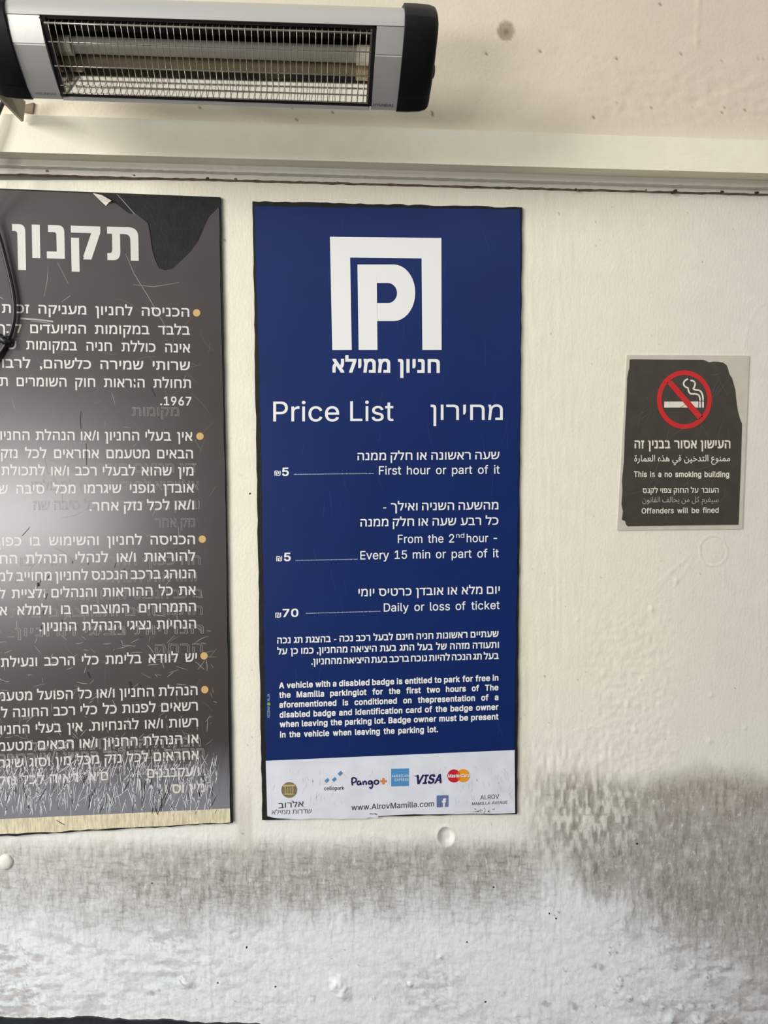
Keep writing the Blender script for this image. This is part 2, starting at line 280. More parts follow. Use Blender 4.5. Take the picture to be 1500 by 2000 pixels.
def paint_low(U, V):
    n1 = fbm(U, V, 160, 160, 1); n2 = fbm(U, V, 30, 60, 5); n3 = fbm(U, V, 8, 26, 9, 3); n4 = fbm(U, V, 26, 7, 13, 3)
    c = np.zeros(U.shape+(3,))+np.array([229, 224, 206.])
    c = lerp(c, (221, 215, 203), sm(U+120*(n1-.5), 1130, 1480)*.9)  # right side painted darker: light falloff put into the colour
    c = lerp(c, (225, 221, 212), sm(V, 1250, 1500)*.6)
    white = sm(V+60*(n1-.5), 1500, 1800); c = lerp(c, (223, 229, 230), white)
    gr = np.array([150, 143, 136.])
    # right-hand grime band
    top = 1508+10*np.sin(U/60)+26*(n2-.5)+22*(n3-.5)
    bot = 1660+np.clip((U-1000)*.44, -30, 230)+60*(n2-.5)+50*(n1-.5)+60*(n3-.5)
    A = sm(V, top-22, top+45)*(1-sm(V, bot-70, bot+70))*sm(U, 985, 1130)
    # left and middle band
    b2 = 1795-45*sm(U, 400, 1000)+90*(n2-.5)
    B = sm(V, 1628+26*(n2-.5)+14*(n4-.5), 1672)*(1-sm(V, b2-70, b2+60))*(1-sm(U, 960, 1110))*.62
    B = B*(.7+.3*sm(U, 100, 330)+.15*sm(U, 560, 900))
    tex = .66+.65*(n3-.35)+.35*(n4-.4)
    g = np.clip((A*.86+B)*tex, 0, 1)
    p2 = sm(U, 1000, 1060)*(1-sm(U, 1190, 1330))*sm(V, 1380, 1500)*(1-sm(V, 1600, 1720))
    g = g*(1-.75*sm(vnoise(U, V, 6, 16, 32), .45, .75)*p2)
    c = lerp(c, gr, np.clip(g*1.12, 0, 1))
    globals()['GMASK'] = np.clip(A+B*1.2+.25*sm(V, 1650, 1750), 0, 1)
    zone = sm(V, 1600, 1660)*(1-sm(V, 1800, 1900))
    c = lerp(c, (112, 104, 96), np.clip((look(S_v, U, V)*.5*zone+look(S_h, U, V)*.55*zone)*(.35+g), 0, 1))
    c = lerp(c, (232, 232, 226), np.clip(look(S_a, U, V)*.5*sm(V, 1560, 1650), 0, 1))
    c = lerp(c, (140, 134, 128), np.clip(look(S_low, U, V)*.5*sm(V, 1700, 1850)*(.12+clean(U, V)), 0, 1))
    c = lerp(c, (128, 120, 112), np.clip(look(S_r, U, V)*.5, 0, 1))
    # smudges near the bottom: left side and right corner
    sg = sm(fbm(U+V*.6, V, 30, 11, 70, 4), .5, .62)*sm(V, 1760, 1850)
    c = lerp(c, (172, 167, 164), sg*(.25+1.2*clean(U, V))*(.28+.3*sm(U, 1150, 1350)+.22*(1-sm(U, 150, 500))))
    c = lerp(c, (170, 166, 162), sm(U, 1230, 1500)*sm(V, 1760, 1830)*(.25+.35*n2))
    c = lerp(c, (190, 182, 170), sm(U, 458, 470)*(1-sm(U, 486, 500))*sm(V, 1500, 1600)*(1-sm(V, 1660, 1700))*.5)
    c = lerp(c, (206, 196, 172), np.exp(-((U-1025)/9)**2)*sm(V, 1050, 1300)*(1-sm(V, 1480, 1560))*.35)  # warm shadow right of the price sign, painted into the wall colour
    sp = sm(vnoise(U, V, 4, 4, 77), .965, .99)*sm(vnoise(U, V, 60, 60, 78), .45, .7)
    c = lerp(c, (120, 112, 100), sp*.55)
    for x, y, s_, k in BL:                  # blisters: paler crown, darker ring at the foot, chipped centre
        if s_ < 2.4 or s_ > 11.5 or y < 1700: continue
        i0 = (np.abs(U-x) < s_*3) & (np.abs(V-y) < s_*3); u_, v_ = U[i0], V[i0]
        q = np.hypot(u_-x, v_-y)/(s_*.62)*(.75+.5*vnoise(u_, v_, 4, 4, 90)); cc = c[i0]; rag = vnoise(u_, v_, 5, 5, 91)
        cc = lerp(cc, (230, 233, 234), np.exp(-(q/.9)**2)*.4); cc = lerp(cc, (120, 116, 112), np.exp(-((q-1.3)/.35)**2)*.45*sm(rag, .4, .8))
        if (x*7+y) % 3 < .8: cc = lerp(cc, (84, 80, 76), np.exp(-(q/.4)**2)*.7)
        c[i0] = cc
    # dark triangular scuffs
    for x, y, s in ((802, 1958, 15), (855, 1968, 14), (1120, 1965, 22), (1065, 1960, 18), (295, 1940, 13), (1170, 1888, 20)):
        t = np.clip(1-((np.abs(U-x-(V-y)*.5))/s+np.abs(V-y)/(s*.6)), 0, 1); c = lerp(c, (140, 134, 130), np.clip(t*2, 0, 1)*sm(n3, .3, .6)*.55)
    return np.clip(c, 0, 255)
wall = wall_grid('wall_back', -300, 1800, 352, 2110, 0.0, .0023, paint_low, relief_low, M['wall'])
def relief_up(U, V):
    r = .0010*(fbm(U, V, 160, 120, 120)-.5)
    a = sm(U, 1060, 1260)*sm(V, 30, 150)*(1-sm(V, 225, 260))*(.35+.65*sm(V, 120, 190))
    r = r+a*.0042*(np.abs(fbm(U, V, 34, 18, 130, 4)-.5)*-1.6+.15)
    r = r+.0022*np.exp(-((U-(1362-(V)*.03+3*vnoise(U*0, V, 1, 20, 4)))/2.5)**2)*(1-sm(V, 75, 105))*(.3+.7*vnoise(U*0, V, 1, 9, 5))
    r = r-.0010*np.exp(-((V-(107+(U-1135)*.25))/1.6)**2)*sm(U, 1130, 1145)*(1-sm(U, 1185, 1200))
    pit = sm(vnoise(U, V, 5, 5, 140), .972, .995); r = r-.0016*pit
    q = np.hypot(U-989, (V-61)*.86); r = r-.0012*(1-sm(q, 14, 18))*(.5+fbm(U, V, 8, 8, 150))+.0006*np.exp(-((q-18)/2)**2)
    return r
def paint_up(U, V):
    n1 = fbm(U, V, 160, 160, 101)
    c = np.zeros(U.shape+(3,))+np.array([212, 202, 180.])
    c = lerp(c, (208, 197, 180), sm(U+100*(n1-.5), 1000, 1300)*.8)
    pit = sm(vnoise(U, V, 5, 5, 140), .965, .99); c = lerp(c, (92, 82, 70), pit*.7)
    q = np.hypot(U-989, (V-61)*.86); c = lerp(c, (150, 136, 112), (1-sm(q, 15, 18.5))*(.55+.5*fbm(U, V, 9, 9, 160))); c = lerp(c, (88, 76, 60), np.exp(-(q/5)**2)*.6)
    return np.clip(c, 0, 255)
wall_grid('wall_upper', -300, 1800, -800, 300, -.030, .0036, paint_up, relief_up, M['upper'])
for nm, a, b in (('wall_left', -1300, -300), ('wall_right', 1800, 3100)):     # plain continuation past the frame
    for k, (v0, v1, yd) in enumerate(((352, 2110, -.0005), (-800, 300, -.0305))):
        q4 = [P(a, v0, yd), P(b, v0, yd), P(b, v1, yd), P(a, v1, yd)]
        q8 = q4+[Vector((p.x, .12, p.z)) for p in q4]
        struct(mesh(nm, q8, [(0, 3, 2, 1), (4, 5, 6, 7)]+[(i, (i+1) % 4, 4+(i+1) % 4, 4+i) for i in range(4)], M['side_wall']))
# ledge and stepped mouldings: a profile swept along the wall; (left edge y, right edge y) in the photograph at each step
def sweep(name, rings, m, dirt=None, seg=420, rough=0):
    # rings: list of (pixel y at x=0, pixel y at x=1500, plane y)
    v = []; f = []; mi = []; n = len(rings)
    for i in range(seg+1):
        u = -1300+4400*i/seg
        for k, (y0, y1, yd) in enumerate(rings):
            p = P(u, y0+(y1-y0)*u/1500, yd)
            if rough and 0 < k < n-1: p += Vector((0, random.gauss(0, rough)*.4, random.gauss(0, rough)))
            v.append(p)
    for i in range(seg):
        for k in range(n-1):
            a = i*n+k; f.append((a, a+1, a+n+1, a+n)); mi.append(1 if dirt and k in dirt else 0)
    f.append(tuple(range(n))[::-1]); f.append(tuple(seg*n+k for k in range(n))); mi += [0, 0]
    f.append((0, seg*n, seg*n+n-1, n-1)); mi.append(0)
    return struct(mesh(name, v, f, mats=[m, M['crevice']], mi=mi))
# front face / underside / strips; the top is hidden above the eye
sweep('trim_1', [(222, 274, -.030), (222.5, 274.5, -.052), (296.5, 338.5, -.052), (297, 339, -.051), (310, 353, -.018), (300, 343, .01), (230, 282, .01)], M['ledge'])
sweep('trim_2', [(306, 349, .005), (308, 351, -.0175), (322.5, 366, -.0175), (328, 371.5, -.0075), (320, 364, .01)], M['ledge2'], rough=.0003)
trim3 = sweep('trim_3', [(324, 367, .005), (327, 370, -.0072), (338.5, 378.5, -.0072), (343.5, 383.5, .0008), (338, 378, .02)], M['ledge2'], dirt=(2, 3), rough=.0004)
# (dirt lodged in the lowest strip is added after the wall fixtures)
# bitumen skirting along the foot of the wall with a ragged top
top = []
for i in range(150):
    u = -300+14*i; top.append((u, 1987+(max(u, 0)*.026 if u < 420 else 11+min((u-420)*.06, 12))+2.5*math.sin(u/37)*math.sin(u/90)+random.uniform(-2.2, 2)))
pts = top+[(1800, 2100), (-300, 2100)]
o = poly('baseboard_back', pts, -.0035, .012, M['bitumen'], None); struct(o)
# small wall fixtures
def lump(name, px, py, r, hgt, m, parent, yd=0, n=18, rag=.06, sy=1.0):
    v = []; f = []; ring = 5; c = P(px, py, yd); s = (P(px+1, py, yd)-c).length
    v.append(c+Vector((0, -hgt, 0)))
    ph = [1+random.uniform(-rag, rag) for _ in range(n)]
    for k in range(1, ring+1):
        a = k/ring*math.pi/2
        for i in range(n):
            t = 2*math.pi*i/n; v.append(c+Vector((math.cos(t)*r*s*math.sin(a)*ph[i], -hgt*math.cos(a)+(.002 if k == ring else 0), math.sin(t)*r*s*math.sin(a)*ph[i]*sy)))
    for i in range(n): f.append((0, 1+i, 1+(i+1) % n))
    for k in range(ring-1):
        for i in range(n): f.append((1+k*n+i, 1+(k+1)*n+i, 1+(k+1)*n+(i+1) % n, 1+k*n+(i+1) % n))
    return mesh(name, v, f, m, parent, smooth=True)
for x, y, r in ((1318, 373, 5), (1312, 376, 3.5), (92, 334, 3), (1125, 370, 3.5), (1128, 372, 2.5), (405, 348, 3.2), (1410, 375, 4), (1478, 376, 4), (262, 342, 2.5), (660, 356, 2.5), (460, 350, 3), (1262, 371, 2.2)):
    lump('dirt_spot', x, y, r, .0004, M['speck'] if r > 3 else M['crevice'], trim3, yd=-.0074, n=9, rag=.35, sy=.7)
lump('wall_plug', 11, 1683, 15, .006, M['putty'], wall, sy=1.1)
for x, y, r in ((965-0, 0, 0),) and ((482, 1850, 2.6), (488, 964, 2.2), (443, 995, 1.6), (1073, 1784, 2.2), (1086, 1794, 2.2), (1244, 1648, 2.4), (948, 1957, 2.4), (538, 1927, 2), (425, 1920, 1.6), (912, 1840, 1.8), (297, 1725, 1.8), (964, 1733, 2), (1040, 1462, 0)):
    if r: lump('paint_chip', x, y, r, .0004, M['speck'], wall, n=8, rag=.25)
# ------------------------------------------------------------------ lettering
def load_font(fn):
    try: return bpy.data.fonts.load(os.path.join(bpy.utils.system_resource('DATAFILES'), 'fonts', fn))
    except Exception: return None
INTER = load_font('Inter.woff2')
_cache = {}
def is_rtl(s): return any('\u0590' <= c <= '\u06ff' or '\ufb00' <= c <= '\ufeff' for c in s)
def word(t, bold=0.0, outline=0.0, font=INTER, res=4):
    if is_rtl(t) or '\u20aa' in t: font = None      # right-to-left scripts come from the built-in face
    key = (t, bold, outline, font is INTER)
    if key in _cache: return _cache[key]
    c = bpy.data.curves.new('lettering', 'FONT'); c.body = t; c.resolution_u = res
    if font: c.font = font
    if outline: c.resolution_u = 2
    c.space_character = 1+bold*2.2
    o = bpy.data.objects.new('lettering', c); SC.collection.objects.link(o); bpy.context.view_layer.update()
    c.fill_mode = 'NONE'; bpy.context.view_layer.update()
    me = bpy.data.meshes.new_from_object(o)
    co = np.zeros(len(me.vertices)*3); me.vertices.foreach_get('co', co); co = co.reshape(-1, 3)[:, :2].copy()
    fs = [tuple(p.vertices) for p in me.polygons]; ed = [tuple(e.vertices) for e in me.edges]
    bpy.data.objects.remove(o); bpy.data.curves.remove(c); bpy.data.meshes.remove(me)
    z = np.zeros(len(co))
    if outline:
        vv = []; fs = []
        for a, b in ed:
            d = co[b]-co[a]; l = np.hypot(*d)
            if l < 1e-5: continue
            nn = np.array([-d[1], d[0]])/l*outline; e = d/l*outline*.5; k = len(vv)
            vv += [co[a]-e+nn, co[a]-e-nn, co[b]+e-nn, co[b]+e+nn]; fs.append((k, k+1, k+2, k+3))
        co = np.array(vv); z = np.tile(np.arange(len(vv)//4) % 3*1.2e-5, (4, 1)).T.ravel()
    if not outline: co, fs = fill(co, ed); z = np.zeros(len(co))
    if bold and not outline:                          # heavier weight: the glyph repeated at small offsets, each a hair higher
        base, bf, nv = co, fs, len(co); parts = []; fs = []; zz = []
        for i, (dx, dy) in enumerate(((1, .75), (-1, .75), (1, -.75), (-1, -.75))):
            parts.append(base+np.array([dx, dy])*bold); fs += [tuple(j+i*nv for j in f) for f in bf]; zz.append(np.full(nv, i*1.5e-5))
        co = np.concatenate(parts); z = np.concatenate(zz)
    _cache[key] = (co, fs, z); return _cache[key]
def fill(co, ed):                        # nonzero-winding fill of directed outline loops
    if len(co) == 0: return co, []
    nxt = {}
    for a, b in ed: nxt.setdefault(a, []).append(b); nxt.setdefault(b, []).append(a)
    seen = set(); loops = []
    for st in range(len(co)):
        if st in seen or st not in nxt: continue
        lp = [st]; seen.add(st); cur = st; first = True
        while True:
            c2 = [k for k in sorted(nxt[cur]) if k not in seen]
            if not c2: break
            cur = c2[0]; seen.add(cur); lp.append(cur)
        loops.append(lp)
    E = []
    for lp in loops: E += [(lp[i], lp[(i+1) % len(lp)]) for i in range(len(lp))]
    vs, _, fc, *_r = delaunay_2d_cdt([Vector(p) for p in co], E, [], 1, 1e-6)
    vs = np.array([tuple(p) for p in vs]); out = []
    A = co[[e[0] for e in E]]; B = co[[e[1] for e in E]]
    for f in fc:
        p = vs[list(f)].mean(0)
        up = (A[:, 1] <= p[1]) & (B[:, 1] > p[1]); dn = (A[:, 1] > p[1]) & (B[:, 1] <= p[1])
        cr = (B[:, 0]-A[:, 0])*(p[1]-A[:, 1])-(p[0]-A[:, 0])*(B[:, 1]-A[:, 1])
        if int((up & (cr > 0)).sum())-int((dn & (cr < 0)).sum()) != 0: out.append(tuple(f))
    return vs, out
REF = {}
def ref(ch):
    if ch not in REF: REF[ch] = float(word(ch)[0][:, 1].max())
    return REF[ch]
def vis(s):                              # logical -> visual word list, left to right
    ws = s.split(' ')
    if not is_rtl(s): return ws
    out = []
    for x in ws[::-1]:
        core = x.rstrip('.,'); tail = x[len(core):]
        out.append(tail+(core[::-1] if is_rtl(core) else core))
    return out
def line(parent, text, x0, x1, bl, br, h, m, yd, bold=0, just=False, hs=1.0, lean=0.0, outline=0, ref_ch=None, shear=0, gapn=.36, name='lettering', label=None, arc=0):
    ws = vis(text); rtl = is_rtl(text); r = ref(ref_ch or ('\u05d7' if rtl else 'H')); k = h/r
    data = [word(x, bold, outline) for x in ws]; wd = [d[0][:, 0].max()-d[0][:, 0].min() for d in data]
    W = x1-x0; n = len(ws)
    if just and n > 1:
        sx = k*hs; gap = (W-sx*sum(wd))/(n-1)
        if gap < .2*k: sx = W/(sum(wd)+.22*(n-1)); gap = .22*sx
        if gap > .75*k: sx = W/(sum(wd)+.6*(n-1)); gap = .6*sx
    else: sx = W/(sum(wd)+gapn*(n-1)); gap = gapn*sx
    V = []; Fc = []; cur = x0; off = 0
    for (co, fs, zz), wdt in zip(data, wd):
        X = cur+(co[:, 0]-co[:, 0].min())*sx; Y = co[:, 1]*k
        by = bl+(br-bl)*(X-x0)/W; px = X-Y*lean+Y*shear; py = by-Y
        q3 = PN(px, py, yd); q3[:, 1] -= zz; V.append(q3); Fc += [tuple(i+off for i in f) for f in fs]; off += len(co); cur += wdt*sx+gap
    o = mesh(name, np.concatenate(V), Fc, m, parent)
    if label: o['label'] = label
    return o
def ribbon(parts, pts, wpx, yd):          # thin flat strip through pixel points, tapering; appended to parts=(v,f)
    v, f = parts; n = len(pts); b = len(v)
    for i, (x, y) in enumerate(pts):
        a = pts[max(i-1, 0)]; c = pts[min(i+1, n-1)]; dx, dy = c[0]-a[0], c[1]-a[1]; l = math.hypot(dx, dy) or 1
        ww = wpx*.5*(1 if wpx > 3 else (math.sin(math.pi*(i+.25)/(n-.5))**.5)); nx, ny = -dy/l*ww, dx/l*ww
        v.append(P(x+nx, y+ny, yd)); v.append(P(x-nx, y-ny, yd))
    for i in range(n-1): q = b+2*i; f.append((q, q+1, q+3, q+2))
def arcpts(x, y, ang, l, bend, n=6):
    out = []
    for i in range(n+1):
        t = i/n; o = bend*l*4*t*(1-t); out.append((x+math.cos(ang)*l*t-math.sin(ang)*o, y+math.sin(ang)*l*t+math.cos(ang)*o))
    return out
def strokemesh(name, lst, yd, m, parent, stuff=True):
    pr = ([], [])
    for pts, wpx in lst: ribbon(pr, pts, wpx, yd)
    o = mesh(name, pr[0], pr[1], m, parent)
    if stuff: o['kind'] = 'stuff'
    return o
# ------------------------------------------------------------------ price list sign
ps = thing('parking_price_sign', 'tall blue price list sign with large white P emblem and pale logo strip', 'sign', P(760, 1600, 0))
back = jag((493, 393), (1020, 405), 40, 1.4)+jag((1020, 405), (1010, 1590), 60, .8)+jag((1010, 1590), (760, 1594), 10, 1)+jag((760, 1594), (512, 1602), 10, 1)+jag((512, 1602), (493, 393), 60, .9)
poly('backing_board', back, -.0045, .0065, M['dark_board'], ps, 'black backing board with ragged edges')
YF = -.0056
def filmedge(p, q, n, amp): return jag(p, q, n, amp)
blue = filmedge((497, 403), (1016, 409), 24, .7)+filmedge((1016, 409), (1016, 800), 16, .5)+filmedge((1016, 800), (1004, 1465), 24, .8)+[(1004, 1465), (519, 1486)]+filmedge((519, 1486), (511, 900), 24, 1.1)+filmedge((511, 900), (497, 403), 18, .9)
poly('blue_panel', blue, YF, .0010, M['blue_film'], ps, 'glossy blue printed panel')
foot = [(519, 1486), (1005, 1465), (1006, 1588)]+jag((1004, 1588), (742, 1592), 12, .8)+[(739, 1594), (737, 1598), (722, 1596), (712, 1599)]+jag((700, 1599), (552, 1600), 8, .8)+[(538, 1598), (522, 1594)]
poly('footer_panel', foot, YF-.0002, .0012, M['white_film'], ps, 'white strip with smudges, carrying logos')
YT = YF-.0004; W_ = M['print_white']
poly('emblem_frame', [(644.4, 462.5), (862, 464.8), (862.5, 683.5), (825, 683.5), (823.4, 504.6), (683.8, 503), (687, 683.5), (649, 683.7)], YT, .0002, W_, ps)
bowl = [(698.1, 516.6), (769, 516.6)]+[(769+42*math.sin(a), 571.8-55.2*math.cos(a)) for a in [math.pi*i/18 for i in range(1, 18)]]+[(768, 627), (736.8, 627), (737.2, 683.5), (700.5, 683.5)]
hole = [(735.7, 552.6), (757, 552.6)]+[(757+18.5*math.sin(a)**.8, 572.4-19.8*math.cos(a)) for a in [math.pi*i/12 for i in range(1, 12)]]+[(757, 592), (735.9, 592)]
# P with its counter: outline bridged to the hole
# split into left stem, top arm, bowl, so that no bridge edge is needed
def pstrip():
    n = 24; v = []; f = []
    outer = [(698.1, 516.6), (769, 516.6)]+[(769+42*math.sin(math.pi*i/18), 571.8-55.2*math.cos(math.pi*i/18)) for i in range(1, 18)]+[(768, 627), (736.4, 627)]
    inner = [(735.7, 552.6), (757, 552.6)]+[(757+18.5*math.sin(math.pi*i/18), 572.4-19.8*math.cos(math.pi*i/18)) for i in range(1, 18)]+[(757, 592), (735.9, 592)]
    outer[0] = (735.5, 516.6)
    for a, b in zip(outer, inner): v += [P(*a, YT), P(*b, YT)]
    for i in range(len(outer)-1): f.append((2*i, 2*i+1, 2*i+3, 2*i+2))
    b = len(v); v += [P(698.1, 516.6, YT), P(735.5, 516.6, YT), P(737.2, 683.5, YT), P(700.5, 683.5, YT)]; f.append((b, b+3, b+2, b+1))
    mesh('emblem_letter', v, f, W_, ps)
pstrip()
LB = -.0
line(ps, 'חניון ממילא', 649, 859, 726.8, 727.4, 25, W_, YT, bold=.03)
line(ps, 'Price', 533.6, 662.4, 823, 822.5, 38.5, W_, YT, bold=.003); line(ps, 'List', 684, 768.8, 822.4, 822, 38.5, W_, YT, bold=.003)
line(ps, 'מחירון', 841, 982, 820, 820, 29.5, W_, YT, bold=.004)
for t, x0, x1, a, b, h, bo in [
    ('שעה ראשונה או חלק ממנה', 698.3, 975.5, 898.7, 896.5, 14, .012), ('First hour or part of it', 740, 976, 927, 925, 16.2, .006),
    ('5', 551, 564, 929.3, 929, 15.5, .02), ('₪', 536, 548, 929, 929, 9, .006),
    ('מהשעה השניה ואילך -', 748.4, 973.4, 997.2, 994.8, 14.2, .012), ('כל רבע שעה או חלק ממנה', 704, 973.4, 1028.3, 1024.7, 14.2, .012),
    ('From the 2', 777, 887, 1060.7, 1059.4, 16, .006), ('nd', 891, 906.8, 1050.8, 1050.4, 9.6, .0), ('hour -', 911.5, 970.9, 1059, 1058.3, 16, .006),
    ('Every 15 min or part of it', 703.7, 974, 1092.7, 1088.2, 16.2, .006), ('5', 554.7, 567.7, 1095.6, 1095.4, 15.5, .02), ('₪', 539.6, 551, 1096, 1096, 9, .006),
    ('יום מלא או אובדן כרטיס יומי', 700, 976.3, 1164.7, 1159.3, 14, .012), ('Daily or loss of ticket', 749.5, 976, 1194.6, 1189.5, 16, .006),
    ('70', 552, 582.8, 1205, 1204.2, 15, .02), ('₪', 537.8, 549, 1206.5, 1206, 9, .006)]:
    line(ps, t, x0, x1, a, b, h, W_, YT, bold=bo, ref_ch='H' if t in '₪570' else None)
for t, x0, x1, a, b in [('שעתיים ראשונות חניה חינם לבעל רכב נכה - בהצגת תג נכה', 541.4, 973.8, 1256.8, 1243.5), ('ותעודה מזהה של בעל התג בעת היציאה מהחניון, כמו כן על', 541.4, 974.5, 1278.2, 1265),
                        ('בעל תג הנכה להיות נוכח ברכב בעת היציאה מהחניון.', 608, 974, 1298, 1286.7)]:
    line(ps, t, x0, x1, a, b, 11, W_, YT, bold=.026, just=True, hs=.92)
for t, x0, x1, a, b in [('A vehicle with a disabled badge is entitled to park for free in', 545, 973.5, 1344.3, 1329), ('the Mamilla parkinglot for the first two hours of The', 545.2, 973.5, 1363, 1347.9),
                        ('aforementioned is conditioned on thepresentation of a', 545.5, 973.5, 1382, 1367), ('disabled badge and identification card of the badge owner', 546, 973.5, 1401.5, 1385.9),
                        ('when leaving the parking lot. Badge owner must be present', 546.3, 973.5, 1420, 1404.8), ('in the vehicle when leaving the parking lot.', 546.8, 855.7, 1440.4, 1429.6)]:
    line(ps, t, x0, x1, a, b, 11, W_, YT, bold=.027, just=(x1 > 900), hs=.93)
for x0, x1, a, b in [(573.4, 730.4, 927.3, 925.6), (577, 698.7, 1095.4, 1093), (597, 743.7, 1198.8, 1194.6)]:   # dotted leaders
    v = []; f = []; n = int((x1-x0)/2.6)
    for i in range(n):
        x = x0+(x1-x0)*(i+.5)/n; y = a+(b-a)*i/n; c = len(v)
        v += [P(x-.8, y-1.6, YT), P(x+.8, y-1.6, YT), P(x+.8, y, YT), P(x-.8, y, YT)]; f.append((c, c+3, c+2, c+1))
    mesh('dotted_leader', v, f, M['dots'], ps)['kind'] = 'stuff'
# tiny printer's mark running up the left border
def vline(t, x, y0, y1, h, m):
    co, fs, _z = word(t, 0); r = ref('H'); k = h/r; xm = co[:, 0].min(); sx = (y1-y0)/(co[:, 0].max()-xm)
    mesh('lettering', PN(x+h-co[:, 1]*k, y0+(co[:, 0]-xm)*sx, YT), [f[::-1] for f in fs], m, ps)   # reads downwards
vline('NARIZZA', 522, 1380, 1402, 5, M['dots']); vline('XLJK', 522, 1355, 1370, 5, M['dots'])
poly('printer_mark', circ(524.8, 1375, 3.2, n=12), YT, .0002, M['leaf'], ps)
YT2 = YF-.0006
poly('round_emblem', circ(564.8, 1543, 15.4, n=32), YT2, .0002, M['coin'], ps, 'bronze round seal with an arched gate')
YT3 = YT2-.0002
strokemesh('gate_mark', [([(557+13*0+x*1.0, 1550) for x in (0,)]*1+[(557, 1536)], 2.2), ([(572, 1550), (572, 1536)], 2.2), ([(562, 1550), (562, 1538)], 1.6), ([(567.4, 1550), (567.4, 1538)], 1.6), ([(553, 1535), (576, 1534)], 3.2), (arcpts(554, 1551, 0, 21, -.0), 2)], YT3, M['coin_light'], ps, False)
line(ps, 'אלרוב', 544, 592.8, 1578.8, 1575, 9.8, M['ink'], YT2, bold=.004)
line(ps, 'שדרות ממילא', 530.8, 608.3, 1591, 1588.2, 8, M['ink_thin'], YT2)
for x, y, r in ((638.7, 1524.4, 4.9), (653, 1522.5, 4.9), (664.6, 1510.8, 5.2)):
    poly('diamond_mark', [(x-r, y+.5), (x+.8, y-r), (x+r, y-.5), (x-.8, y+r)], YT2, .0002, M['steel_print'], ps)
line(ps, 'cellopark', 632.9, 672, 1543.6, 1542.4, 7.4, M['ink'], YT2, bold=.008)
def hand(parent, strokes_, w0, m): return strokemesh('handwritten_lettering', [(s, w0) for s in strokes_], YT2, m, parent, False)
dq = lambda x, y: (500+x/5.357, 1460+y/5.357)
def dl(*p, n=6):
    p = [np.array(a, float) for a in p]; o = []
    for i in range(len(p)-1):
        a = p[max(i-1, 0)]; b = p[i]; c = p[i+1]; d = p[min(i+2, len(p)-1)]
        for k in range(n): t = k/n; o.append(tuple(.5*((2*b)+(c-a)*t+(2*a-5*b+4*c-d)*t*t+(3*b-a-3*c+d)*t**3)))
    o.append(tuple(p[-1])); return [dq(*q_) for q_ in o]
hw = [dl((1010, 314), (1003, 355), (1010, 397)), dl((997, 335), (1015, 318), (1043, 324), (1048, 347), (1030, 364), (1006, 370)), dl((1092, 358), (1072, 353), (1058, 370), (1066, 388), (1085, 385), (1094, 366), (1094, 380), (1104, 390)),
      dl((1120, 352), (1122, 392)), dl((1122, 372), (1136, 354), (1151, 360), (1154, 390)), dl((1208, 352), (1188, 350), (1176, 368), (1186, 384), (1204, 376), (1211, 354), (1218, 385), (1214, 415), (1200, 426), (1186, 412)),
      dl((1258, 344), (1241, 352), (1238, 372), (1254, 384), (1276, 376), (1281, 356), (1266, 343), (1254, 345))]
for i_, s_ in enumerate(hw): strokemesh('handwritten_lettering', [(s_, 3.02)], YT2-i_*1.5e-5, M['navy'], ps, False)
poly('plus_mark', [(746.6, 1519.5), (751, 1519.5), (751, 1523.6), (755, 1523.6), (755, 1528), (751, 1528), (751, 1532.2), (746.6, 1532.2), (746.6, 1528), (742.4, 1528), (742.4, 1523.6), (746.6, 1523.6)], YT2, .0002, M['orange'], ps)
poly('card_logo', [(764, 1501.6), (798.6, 1500.8), (798.6, 1535), (764, 1536)], YT2, .0002, M['card_blue'], ps, 'square light blue card logo')
line(ps, 'AMERICAN', 765, 798, 1518.4, 1517.6, 5, W_, YT3, bold=.0); line(ps, 'EXPRESS', 771, 798, 1525.6, 1525, 5, W_, YT3, bold=.0)
line(ps, 'VISA', 810, 862.5, 1531.4, 1529, 17, M['navy'], YT2, bold=.03, shear=.22, label='italic navy card name')
poly('card_logo', [(807.5, 1515.3), (817, 1514.6), (819, 1519), (813, 1516.8)], YT2, .0002, M['navy'], ps)
poly('card_logo', circ(886.6, 1515.6, 12.8, n=28), YT2, .0002, M['mred'], ps, 'crimson disc of the card logo')
poly('card_logo', circ(904.6, 1515, 12.8, n=28), YT2-.0001, .0002, M['morange'], ps, 'amber disc of the card logo')
a_ = math.acos(9/12.8)
poly('card_logo', [(886.6+12.8*math.cos(-a_+2*a_*i/8), 1515.6+12.8*math.sin(-a_+2*a_*i/8)) for i in range(9)]+[(904.6-12.8*math.cos(-a_+2*a_*i/8), 1515+12.8*math.sin(a_-2*a_*i/8)) for i in range(1, 8)], YT2-.0002, .0002, M['mmid'], ps)
line(ps, 'MasterCard', 875, 916.6, 1518.6, 1517.6, 6.6, W_, YT3-.0003, bold=.02, shear=.15)
line(ps, 'www.AlrovMamilla.com', 686.3, 847.7, 1582.5, 1575, 10.8, M['ink'], YT2, bold=.004)
poly('social_logo', [(852.8, 1554.5), (854, 1553.6), (875, 1553.2), (875.8, 1554.4), (875.8, 1575), (874.8, 1575.8), (853.8, 1577), (852.8, 1576)], YT2, .0002, M['fblue'], ps, 'slate blue square icon with white f')
line(ps, 'f', 863, 871.5, 1576.2, 1575.6, 15, W_, YT3, bold=.04)
line(ps, 'ALROV', 938, 974.7, 1561.9, 1559.7, 8.6, M['ink'], YT2)
line(ps, 'MAMILLA AVENUE', 922, 991, 1572.8, 1569.8, 5.6, M['ink'], YT2)
dk = []
for _ in range(26):
    x, y = random.uniform(925, 965), random.uniform(1579, 1587); dk.append((arcpts(x, y, random.uniform(0, 6), random.uniform(1, 3), 0, 2), 1.2))
